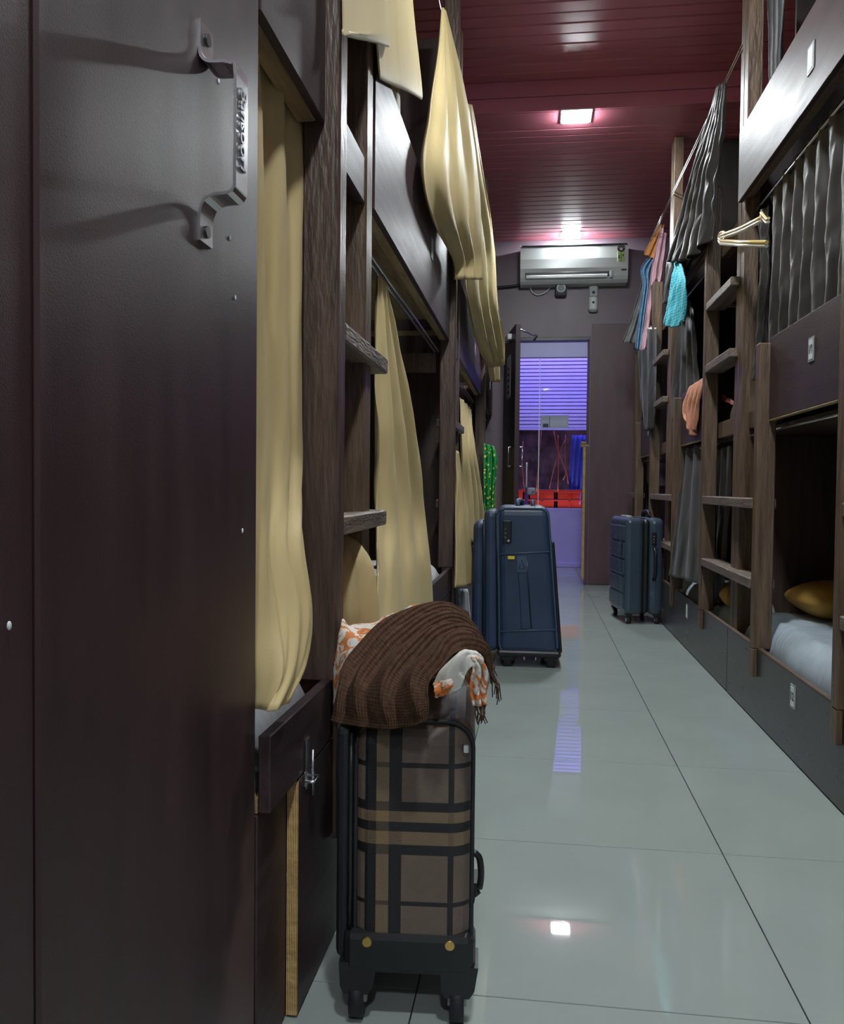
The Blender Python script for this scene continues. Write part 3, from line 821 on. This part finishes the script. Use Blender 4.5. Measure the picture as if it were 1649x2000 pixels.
gcurtain([[px(893, 880, X=-.352), px(896, 885, X=-.35)], [px(892, 960, X=-.345), px(908, 955, X=-.335)], [px(892, 1060, X=-.335), px(921, 1055, X=-.305)], [px(890, 1148, X=-.33), px(933, 1140, X=-.285)]],
         'gold satin curtain beside the navy suitcase, hem hanging below its top', pleats=2.5, amp=[.003, .01, .014, .014], seed=41, n=60, m=50)
gcurtain([[px(899, 776, X=-.425), px(920, 800, X=-.425)], [px(903, 880, X=-.40), px(930, 880, X=-.375)], [px(908, 960, X=-.385), px(941, 960, X=-.35)], [px(908, 1060, X=-.38), px(952, 1050, X=-.33)]],
         'gold satin curtain gathered under the violet-tinted fascia', pleats=3.5, amp=[.006, .014, .02, .02], seed=43, n=70, m=50)
gcurtain([[px(955, 880, X=-.385), px(968, 880, X=-.36)], [px(955, 1000, X=-.37), px(977, 1000, X=-.31)], [px(955, 1060, X=-.37), px(979, 1060, X=-.30)]],
         'gold curtain end behind the green dotted cloth', pleats=2, amp=.01, seed=45, n=30, m=20)
gcurtain([[px(946, 866, Y=5.98), px(966, 872, Y=5.98)], [px(945, 890, Y=5.96), px(972, 900, Y=5.97)], [px(945, 960, Y=5.96), px(968, 950, Y=5.97)], [px(947, 1002, Y=5.97), px(966, 996, Y=5.98)]],
         'green cloth with yellow dots hung on a bunk post', 'hanging_cloth', green_d, 'cloth', None, pleats=2.2, amp=.014, seed=47, n=44, m=30)
gcurtain([[px(897, 1150, X=-.362), px(914, 1150, X=-.35)], [px(897, 1240, X=-.36), px(922, 1240, X=-.345)]],
         'pale lilac bedsheet end hanging below the gold hem by the suitcase', 'bedsheet', white_s, 'bedsheet', None, pleats=1.5, amp=.006, seed=49, n=20, m=14)
pillow((-.52, 3.30, .64), .08, .13, .10, white_s, 'white pillow just showing behind the swept gold curtain')

# ------------------------------------------------------------------ charcoal curtains
def ccurtain(rows, label, **k): return gcurtain(rows, label, mt=char, group='charcoal satin curtains', **k)


ccurtain([[(.885, 3.42, 2.0), (.885, 2.2, 2.0)], [(.885, 3.42, 1.9), (.885, 2.2, 1.9)], [(.885, 3.43, 1.65), (.882, 2.2, 1.65)], [(.882, 3.44, 1.38), (.88, 2.2, 1.38)]],
         'charcoal pleated curtain closing the middle bed above plate 18', pleats=10, amp=[.010, .012, .013, .012], seed=51, n=200, m=50, sharp=.6)
t = ccurtain([[px(1484, 420, X=.872), px(1500, 400, X=.872)], [px(1484, 520, X=.872), px(1500, 520, X=.872)], [px(1478, 620, X=.872), px(1494, 620, X=.872)], [px(1474, 700, X=.87), px(1484, 700, X=.87)], [px(1468, 742, X=.868), px(1482, 744, X=.868)]],
             'narrow ruffled charcoal curtain edge hanging past the low ladder rail', pleats=1.5, amp=.008, seed=53, n=20, m=60, crease=.012)
ccurtain([[px(1496, -60, X=.885), px(1536, -60, X=.885)], [px(1503, 60, X=.885), px(1530, 60, X=.885)], [px(1508, 170, X=.885), px(1524, 170, X=.885)]],
         'charcoal curtain end on the top bed above the pale fascia', pleats=3, amp=.014, seed=55, n=50, m=30)
ccurtain([[px(1403, 166, X=.83), px(1417, 160, X=.83)], [px(1378, 250, X=.82), px(1411, 255, X=.82)], [px(1350, 340, X=.80), px(1396, 345, X=.80)], [px(1325, 430, X=.785), px(1392, 430, X=.785)], [px(1302, 512, X=.775), px(1345, 505, X=.76), px(1390, 462, X=.78)]],
         'large charcoal curtain pulled aside outside the top bed near the ceiling', pleats=5.5, amp=[.006, .014, .020, .022, .020], seed=57, n=110, m=70, crease=.008)
ccurtain([[px(1302, 512, X=.80), px(1350, 500, X=.80)], [px(1298, 560, X=.80), px(1322, 560, X=.80)], [px(1294, 592, X=.80), px(1316, 594, X=.80)]],
         'charcoal curtain end hanging behind the turquoise checked cloth', pleats=2.5, amp=.012, seed=58, n=50, m=30)
ccurtain([[px(1324, 590, X=.89), px(1352, 585, X=.89)], [px(1318, 680, X=.875), px(1364, 700, X=.875)], [px(1312, 760, X=.872), px(1369, 780, X=.872)], [px(1308, 826, X=.87), px(1368, 800, X=.87)]],
         'charcoal curtain bunched above the orange towel', pleats=4, amp=[.008, .016, .02, .018], seed=59, n=90, m=50)
ccurtain([[px(1336, 872, X=.875), px(1372, 866, X=.875)], [px(1328, 960, X=.84), px(1369, 960, X=.84)], [px(1316, 1060, X=.80), px(1367, 1060, X=.80)], [px(1306, 1124, X=.788), px(1340, 1132, X=.785), px(1366, 1142, X=.79)]],
         'charcoal curtain hanging over the lowest bed below the orange towel', pleats=2.4, amp=[.010, .014, .014, .012], seed=61, n=90, m=50, crease=.002)
ccurtain([[px(1246, 640, X=.80), px(1280, 640, X=.80)], [px(1250, 730, X=.795), px(1279, 740, X=.795)], [px(1254, 800, X=.78), px(1277, 790, X=.79)], [px(1262, 842, X=.78), px(1274, 838, X=.79)]],
         'charcoal curtain bulging below the hanging clothes', pleats=2.4, amp=.016, seed=63, n=60, m=40)
ccurtain([[px(1396, 880, X=.90), px(1432, 870, X=.90)], [px(1390, 1000, X=.90), px(1426, 1000, X=.90)], [px(1378, 1200, X=.90), px(1412, 1180, X=.90)]],
         'charcoal curtain behind the lower treads of the tall ladder', pleats=3, amp=.014, seed=65, n=60, m=30)
gcurtain([[(.86, 2.40, 1.73), (.83, 2.30, 1.76)], [(.84, 2.44, 1.66), (.80, 2.30, 1.66)], [(.86, 2.42, 1.56), (.82, 2.30, 1.54)]],
         'crumpled black garment hung on the charcoal curtain at the picture edge', 'garment', blackm, 'garment', None, pleats=2, amp=.016, seed=66, n=40, m=30, crease=.012)

# ------------------------------------------------------------------ hung laundry
def garment(rows, label, mt, **k): return gcurtain(rows, label, 'garment', mt, 'garment', 'clothes drying on the far bunk', **k)


garment([[px(1292, 440, Y=6.30), px(1304, 462, Y=6.30)], [px(1276, 510, Y=6.30), px(1300, 510, Y=6.30)], [px(1266, 580, Y=6.30), px(1290, 575, Y=6.30)], [px(1258, 640, Y=6.30), px(1281, 635, Y=6.30)], [px(1250, 686, Y=6.30), px(1276, 676, Y=6.30)]],
        'pink long-sleeved shirt hanging on the far bunk', pink, pleats=2.3, amp=.014, seed=71, n=50, m=50, crease=.008)
garment([[px(1270, 500, Y=6.37), px(1282, 500, Y=6.37)], [px(1252, 525, Y=6.37), px(1270, 530, Y=6.37)], [px(1256, 560, Y=6.37), px(1268, 560, Y=6.37)], [px(1248, 620, Y=6.37), px(1260, 620, Y=6.37)], [px(1241, 682, Y=6.37), px(1252, 686, Y=6.37)]],
        'blue denim shirt hanging beside the pink shirt', denim, pleats=2.2, amp=.014, seed=73, n=40, m=44, crease=.008)
garment([[px(1290, 438, Y=6.34), px(1298, 440, Y=6.34)], [px(1272, 468, Y=6.34), px(1290, 474, Y=6.34)], [px(1258, 496, Y=6.34), px(1278, 506, Y=6.34)]],
        'amber top hanging above the denim shirt', amber, pleats=2, amp=.010, seed=75, n=36, m=24, crease=.006)
garment([[px(1256, 545, Y=6.45), px(1270, 550, Y=6.45)], [px(1240, 600, Y=6.45), px(1264, 600, Y=6.45)], [px(1227, 640, Y=6.45), px(1256, 645, Y=6.45)], [px(1216, 668, Y=6.45), px(1250, 672, Y=6.45)]],
        'grey trousers hanging behind the denim shirt against the wall', grey_c, pleats=2.2, amp=.014, seed=77, n=50, m=40, crease=.006)
gcurtain([[px(1318, 512, X=.775), px(1332, 516, X=.775)], [px(1311, 550, X=.765), px(1340, 550, X=.765)], [px(1304, 595, X=.76), px(1341, 590, X=.765)], [px(1297, 634, X=.755), px(1315, 640, X=.75), px(1337, 628, X=.765)]],
         'turquoise checked cloth hanging under the large charcoal curtain', 'hanging_cloth', check_c, 'cloth', None, pleats=3, amp=.010, seed=79, n=60, m=44, crease=.006)
gcurtain([[(.862, 4.32, 1.412), (.862, 4.78, 1.412)], [(.838, 4.32, 1.412), (.838, 4.80, 1.412)], [(.826, 4.38, 1.36), (.826, 4.86, 1.34)], [(.824, 4.46, 1.26), (.824, 4.86, 1.27)], [(.822, 4.50, 1.16), (.822, 4.62, 1.14), (.822, 4.80, 1.24)]],
         'orange terry towel draped over the middle fascia board', 'towel', tower, 'towel', None, pleats=3.4, amp=[.001, .002, .010, .012, .012], seed=81, n=70, m=50, crease=.004, thick=.006)

# two clothes hangers hooked below the pale fascia
for k, (dz, dx, m_) in enumerate(((0, 0, yel_p), (-.012, -.012, cream_p))):
    t = thing('clothes_hanger', ['yellow plastic clothes hanger hooked under the pale fascia', 'cream plastic clothes hanger behind the yellow one'][k], 'hanger', (.8, 3.3, 1.8), 0, 'plastic clothes hangers')
    D = .78+.004*k

    def hp(u, v): return px(u, v, X=D+dx*.2) + Vector((0, 0, dz))
    A_, B_, C_ = hp(1490, 424), hp(1412, 460), hp(1498, 473)
    obj('body', TB(cr([B_+Vector((0, .03, .01)), hp(1446, 446), hp(1470, 434), A_], 12), .0075, 8), m_, t)
    obj('cross_bar', TB([hp(1408, 470), hp(1450, 473), C_], .007, 8), m_, t)
    obj('shoulder_loop', TB(cr([hp(1409, 470), hp(1404, 464), hp(1408, 455), hp(1415, 454), hp(1419, 462), hp(1414, 468)], 16), .006, 8), m_, t)
    obj('hook', TB(cr([A_, hp(1487, 415), hp(1491, 420), hp(1498, 428), hp(1502, 426)], 12), .005, 8), m_, t)

# ------------------------------------------------------------------ plaid cabin suitcase
ps = thing('suitcase', 'small brown plaid wheeled suitcase under the brown shawl', 'suitcase', (-.1966, 1.4676, 0), math.radians(4))
w, d, z0, z1 = .10, .17, .10, .487
obj('body', BX(-.095, w, -d, d, z0, z1, .040, 5), plaid, ps, local=True)
obj('front_pocket', BX(-.120, -.0955, -d+.012, d-.012, .095, .470, .012, 3), blackm, ps, local=True)
b = bmesh.new()
def rrect(x0, x1, za, zb, r, y_, n=6):
    o = []
    for cx_, cz_, a0_ in ((x1-r, zb-r, 0), (x0+r, zb-r, 90), (x0+r, za+r, 180), (x1-r, za+r, 270)):
        for k in range(n+1):
            a = math.radians(a0_+90*k/n); o.append(Vector((cx_+r*math.cos(a), y_, cz_+r*math.sin(a))))
    return o
obj('piping', TB(rrect(-.088, w-.003, z0, z1-.004, .040, -d+.010), .004, 6, True), blackm, ps, local=True)
obj('zipper', TB([(-.0955, -d+.006, .13), (-.0955, -d+.004, .25), (-.0955, -d+.004, .38), (-.0955, -d+.012, .46)], .004, 6), blackp, ps, local=True)
bp_ = obj('base_plate', BX(-.105, w+.004, -d-.006, -d+.05, .082, .150, .012, 2), blackp, ps, local=True)
obj('base_tray', BX(-.10, w-.002, -d+.04, d, .08, .11, .008, 2), blackp, ps, local=True)
for x in (-.066, .064):
    obj('screw', TB([(x, -d-.005, .136), (x, -d-.010, .136)], .0075, 14), gold_s, bp_, local=True)
for x in (-.085, .075):
    for y_ in (-d+.025, d-.03):
        hq = obj('wheel_housing', prism(bmesh.new(), [(x-.026, y_-.030, .10), (x+.034, y_-.030, .10), (x+.028, y_-.030, .062), (x+.02, y_-.030, .05), (x-.018, y_-.030, .05), (x-.024, y_-.030, .062)], (0, .060, 0)), blackp, ps, local=True)
        wh = obj('wheel', TB([(x-.010, y_, .036), (x+.012, y_, .036)], .036, 24), blackm, ps, local=True)
        obj('wheel_hub', TB([(x-.014, y_, .036), (x+.016, y_, .036)], .014, 14), grey_p, wh, local=True)
obj('side_handle', TB(cr([(w-.002, .02, .20), (w+.010, .02, .19), (w+.014, .02, .16), (w+.010, .02, .13), (w-.002, .02, .12)], 14), .006, 8), blackp, ps, local=True)
obj('buckle', BX(w-.020, w-.010, -d-.004, -d+.004, .437, .452, .002), chrome, ps, local=True)
obj('carry_handle', TB(cr([(-.03, -.05, z1-.003), (-.02, -.04, z1+.012), (.0, .0, z1+.018), (.02, .04, z1+.012), (.03, .05, z1-.003)], 12), .007, 8), blackp, ps, local=True)

# ------------------------------------------------------------------ brown shawl and printed cloth heaped on it
def s3(lst): return [px(u, v, Y=y_) for u, v, y_ in lst]


PR = [s3([(652, 1390, 1.46), (690, 1330, 1.40), (780, 1330, 1.34), (880, 1330, 1.32), (930, 1345, 1.40)]),
      s3([(652, 1310, 1.49), (690, 1275, 1.45), (780, 1270, 1.42), (880, 1262, 1.40), (938, 1300, 1.44)]),
      s3([(664, 1232, 1.50), (700, 1250, 1.49), (760, 1218, 1.50), (850, 1205, 1.52), (915, 1230, 1.54)]),
      s3([(672, 1215, 1.53), (690, 1232, 1.56), (770, 1208, 1.60), (850, 1196, 1.62), (905, 1225, 1.64)]),
      s3([(680, 1300, 1.62), (710, 1320, 1.65), (770, 1330, 1.68), (850, 1330, 1.70), (905, 1330, 1.70)])]
pt = tag(obj('printed_cloth', cloth(PR, n=60, m=50, pleats=2, amp=.004, crease=.010, seed=91), printed), 'white and orange printed cloth crumpled beneath the brown shawl', 'cloth')
RL = [s3([(846, 1338, 1.25), (868, 1352, 1.235), (900, 1345, 1.24)]), s3([(862, 1310, 1.245), (880, 1310, 1.225), (912, 1312, 1.235)]),
      s3([(888, 1285, 1.25), (905, 1278, 1.225), (925, 1300, 1.235)]), s3([(905, 1272, 1.27), (930, 1280, 1.25), (940, 1310, 1.25)]), s3([(918, 1275, 1.30), (945, 1295, 1.27), (948, 1330, 1.26)]),
      s3([(930, 1290, 1.31), (951, 1320, 1.29), (940, 1345, 1.27)])]
obj('lining', cloth(RL, n=36, m=40, pleats=1, amp=.004, crease=.006, seed=93, thick=.004), white_c, pt, 'plain white lining turned out')
HG = [s3([(908, 1276, 1.245), (938, 1285, 1.235)]), s3([(925, 1300, 1.235), (951, 1312, 1.245)]), s3([(920, 1345, 1.24), (948, 1350, 1.25)]), s3([(926, 1378, 1.245), (950, 1374, 1.25)])]
obj('hanging_end', cloth(HG, n=30, m=36, pleats=2, amp=.006, crease=.004, seed=95, thick=.004), printed, pt)
LW = [s3([(846, 1336, 1.235), (882, 1325, 1.23)]), s3([(849, 1350, 1.228), (884, 1338, 1.225)]), s3([(850, 1362, 1.232), (872, 1356, 1.23)])]
obj('lower_fold', cloth(LW, n=24, m=16, pleats=1, amp=.003, seed=96, thick=.004), printed, pt)

SC_ = [s3([(652, 1402, 1.36), (662, 1370, 1.37), (690, 1303, 1.42), (740, 1240, 1.48), (800, 1204, 1.54), (872, 1184, 1.60), (912, 1200, 1.62)]),
       s3([(655, 1412, 1.33), (685, 1340, 1.35), (735, 1272, 1.40), (800, 1228, 1.45), (868, 1203, 1.50), (908, 1212, 1.54), (928, 1236, 1.56)]),
       s3([(690, 1418, 1.29), (715, 1350, 1.30), (765, 1288, 1.34), (820, 1246, 1.39), (880, 1222, 1.44), (920, 1236, 1.48), (940, 1265, 1.50)]),
       s3([(745, 1424, 1.26), (760, 1360, 1.265), (795, 1308, 1.295), (842, 1266, 1.34), (895, 1245, 1.38), (932, 1262, 1.42), (950, 1290, 1.45)]),
       s3([(795, 1420, 1.24), (800, 1370, 1.24), (825, 1322, 1.26), (862, 1283, 1.29), (905, 1258, 1.33), (940, 1282, 1.37), (957, 1318, 1.39)]),
       s3([(838, 1405, 1.225), (838, 1375, 1.222), (842, 1335, 1.235), (872, 1300, 1.26), (908, 1270, 1.29), (940, 1294, 1.33), (960, 1335, 1.35)])]
shawl = tag(obj('shawl', cloth(SC_, n=110, m=110, pleats=0, amp=0, crease=.0, seed=97), knit), 'dark brown knitted shawl heaped on the plaid suitcase', 'shawl')
# fold ridges along the strip
me = shawl.data
n, m = 110, 110
co = np.empty(len(me.vertices)*3); me.vertices.foreach_get('co', co); co = co.reshape(-1, 3)
A_ = co[:m*n].reshape(m, n, 3); B_ = co[m*n:2*m*n].reshape(m, n, 3)
s = np.linspace(0, 1, m)[:, None]; t_ = np.linspace(0, 1, n)[None, :]
ph = s*4.0+.10*np.sin(5*t_)
fr_ = (ph % 1.0)
D = (.030*np.where(fr_ < .80, fr_/.80, (1-fr_)/.20)**.8)*np.clip(np.sin(math.pi*np.clip(t_*1.05, 0, 1))**.6, .25, 1) + .004*wob(s*1.5, t_*1.5, 5)
N_ = np.cross(np.gradient((A_+B_)/2, axis=1), np.gradient((A_+B_)/2, axis=0)); N_ /= np.linalg.norm(N_, axis=2, keepdims=True)
if N_[..., 1].mean() > 0: N_ = -N_
A_ += D[..., None]*N_; B_ += D[..., None]*N_
co[:m*n] = A_.reshape(-1, 3); co[m*n:2*m*n] = B_.reshape(-1, 3)
me.vertices.foreach_set('co', co.ravel()); me.update()
b = bmesh.new(); R2 = random.Random(4)
edge = (A_[:, -1]+B_[:, -1])/2
for k in range(34):
    p = Vector(edge[int((m-1)*k/33)]); ln = R2.uniform(.018, .035)+(.012 if k > 26 else 0)
    tube(b, [p, p+Vector((R2.uniform(.002, .008), -.003, -.3*ln)), p+Vector((R2.uniform(.004, .012), R2.uniform(-.01, .002), -ln))], [.0016, .0012, .0008], 5)
obj('fringe', b, knit, shawl)['kind'] = 'stuff'
b = bmesh.new()
for k in range(12):
    p = px(928+k*1.9, 1377-.3*k, Y=1.247); ln = R2.uniform(.014, .03)
    tube(b, [p, p+Vector((R2.uniform(-.003, .004), 0, -.5*ln)), p+Vector((R2.uniform(-.004, .005), -.002, -ln))], [.0015, .0012, .0008], 5)
obj('end_fringe', b, knit, pt)['kind'] = 'stuff'

# ------------------------------------------------------------------ navy soft suitcase
ns = thing('suitcase', 'large navy fabric suitcase standing in the corridor', 'suitcase', (0, 4.24, 0), math.radians(1.5))
def lean(bm):
    for v in bm.verts:
        k = (v.co.z-.06)/.71; cx_ = -.03
        v.co.x = cx_+(v.co.x-cx_)*(1-.15*max(0, k))-.035*k
    return bm
obj('body', lean(BX(-.165, .125, -.23, .23, .055, .765, .042, 4)), navy, ns, local=True)
obj('expander', lean(BX(-.235, -.160, -.215, .215, .07, .745, .03, 3)), navy, ns, local=True)
obj('front_panel', lean(BX(-.295, -.230, -.20, .20, .09, .69, .028, 3)), navy, ns, local=True)
def lp(x, y_, z):
    k = (z-.06)/.71; return Vector((-.03+(x+.03)*(1-.15*max(0, k))-.035*k, y_, z))
obj('piping', TB([lp(p.x, p.y, p.z) for p in rrect(-.158, .118, .065, .757, .045, -.222)], .005, 6, True), navy_l, ns, local=True)
obj('piping', TB([lp(p.x, p.y, p.z) for p in rrect(-.158, .118, .065, .757, .045, .222)], .005, 6, True), navy_l, ns, local=True)
obj('zipper', TB([lp(-.235, -.214, z) for z in (.09, .3, .5, .70)], .005, 6), blackp, ns, local=True)
obj('zipper', TB([lp(-.165, -.215, z) for z in (.09, .3, .5, .72)], .005, 6), blackp, ns, local=True)
for z in (.175, .542): obj('seam', TB([lp(-.152, -.231, z-.004), lp(.112, -.231, z+.012)], .0035, 6), navy_l, ns, local=True)
st = obj('side_strap', prism(bmesh.new(), [lp(-.048, -.2295, .19), lp(-.008, -.2295, .19), lp(-.018, -.2295, .535), lp(-.058, -.2295, .535)], (0, -.007, 0)), navy, ns, local=True)
obj('strap_patch', prism(bmesh.new(), [lp(-.062, -.237, .455), lp(-.014, -.237, .455), lp(-.014, -.237, .53), lp(-.062, -.237, .53)], (0, -.003, 0)), navy_l, st, local=True)
q = [lp(-.053, -.241, .472), lp(-.023, -.241, .472), lp(-.038, -.241, .515)]
obj('triangle_emblem', TB(q, .0018, 6, True), navy, st, local=True)
for x in (-.055, -.01): obj('strap_seam', TB([lp(x+.008, -.2315, .19), lp(x-.002, -.2315, .53)], .003, 6), blackp, ns, local=True)
obj('tag', BX(-.125, -.092, -.236, -.232, .515, .530, .003), yellow_t, ns, local=True)
lk_ = obj('lock', BX(-.150, -.108, -.240, -.228, .59, .70, .006, 2), blackp, ns, local=True)
for k in range(3): obj('dial', BX(-.142, -.132, -.244, -.239, .612+.02*k, .622+.02*k, .002), navy_l, lk_, local=True)
obj('key_slot', TB([(-.122, -.238, .603), (-.122, -.244, .603)], .006, 12), chrome, lk_, local=True)
hb = obj('top_handle', TB(cr([(-.08, -.10, .758), (-.08, -.10, .785), (-.07, -.02, .79), (-.06, .06, .785), (-.06, .06, .758)], 16), .012, 8), navy_l, ns, local=True)
obj('trolley_handle', TB([(-.005, -.06, .75), (-.005, -.06, .785), (-.005, .1, .785), (-.005, .1, .75)], .011, 8), navy_l, ns, local=True)
for y_ in (-.19, .19):
    for x in (-.12, .085):
        obj('wheel_housing', BX(x-.035, x+.035, y_-.03, y_+.03, .03, .075, .010, 2), blackp, ns, local=True)
        obj('wheel', TB([(x-.02, y_, .026), (x+.02, y_, .026)], .026, 18), blackm, ns, local=True)
obj('back_rail', lean(BX(.120, .140, -.20, .20, .07, .60, .008, 2)), blackp, ns, local=True)
obj('base_guard', lean(BX(-.170, .132, -.236, .236, .052, .085, .012, 2)), blackp, ns, local=True)

# ------------------------------------------------------------------ slate hard-shell suitcase
gs = thing('suitcase', 'slate blue hard-shell suitcase standing at the far bunk', 'suitcase', (.668, 5.66, 0), math.radians(8))
obj('shell', BX(-.122, -.008, -.215, .215, .06, .672, .030, 4), slate, gs, local=True)
obj('shell', BX(.028, .122, -.215, .215, .06, .672, .036, 4), slate, gs, local=True)
obj('gusset', BX(-.012, .034, -.206, .206, .068, .664, .03, 3), blackp, gs, local=True)
obj('zipper', TB([(p.x*0+.011, p.y, p.z) for p in [Vector((0, q.x, q.z)) for q in rrect(-.208, .208, .066, .667, .035, 0)]], .005, 6, True), blackm, gs, local=True)
for i in range(5):
    for j, (ya, yb) in enumerate(((-.185, -.095), (-.085, .18))):
        za = .095+.108*i
        obj('raised_panel', BX(-.131, -.120, ya, yb, za, za+.092, .005, 2), slate, gs, local=True)
np_ = obj('name_plate', BX(-.134, -.130, -.16, -.12, .425, .520, .002), blackp, gs, local=True)
b = bmesh.new()
for k in range(6): box(b, -.1355, -.134, -.149, -.131, .432+.0145*k, .440+.0145*k)
obj('plate_relief', b, chrome, np_, local=True)
lk_ = obj('lock', BX(.040, .072, -.222, -.212, .50, .585, .004, 2), blackp, gs, local=True)
for k in range(3): obj('dial', BX(.048, .056, -.2255, -.2215, .515+.018*k, .524+.018*k, .001), chrome, lk_, local=True)
obj('side_handle', TB(cr([(.058, -.212, .485), (.058, -.24, .46), (.058, -.247, .385), (.058, -.24, .31), (.058, -.212, .285)], 18), .011, 10), blackp, gs, local=True)
obj('top_handle', TB(cr([(.06, -.08, .670), (.06, -.07, .70), (.06, 0, .71), (.06, .07, .70), (.06, .08, .670)], 16), .011, 10), blackp, gs, local=True)
obj('trolley_handle', BX(-.085, -.05, -.08, .08, .668, .682, .006, 2), grey_p, gs, local=True)
for x in (-.09, .09):
    for y_ in (-.175, .175):
        wq = obj('wheel_housing', BX(x-.022, x+.022, y_-.025, y_+.025, .045, .07, .008, 2), blackp, gs, local=True)
        obj('wheel', TB([(x-.012, y_, .025), (x+.012, y_, .025)], .025, 18), blackm, gs, local=True)
        obj('wheel_hub', TB([(x-.015, y_, .025), (x+.015, y_, .025)], .012, 12), chrome, gs, local=True)
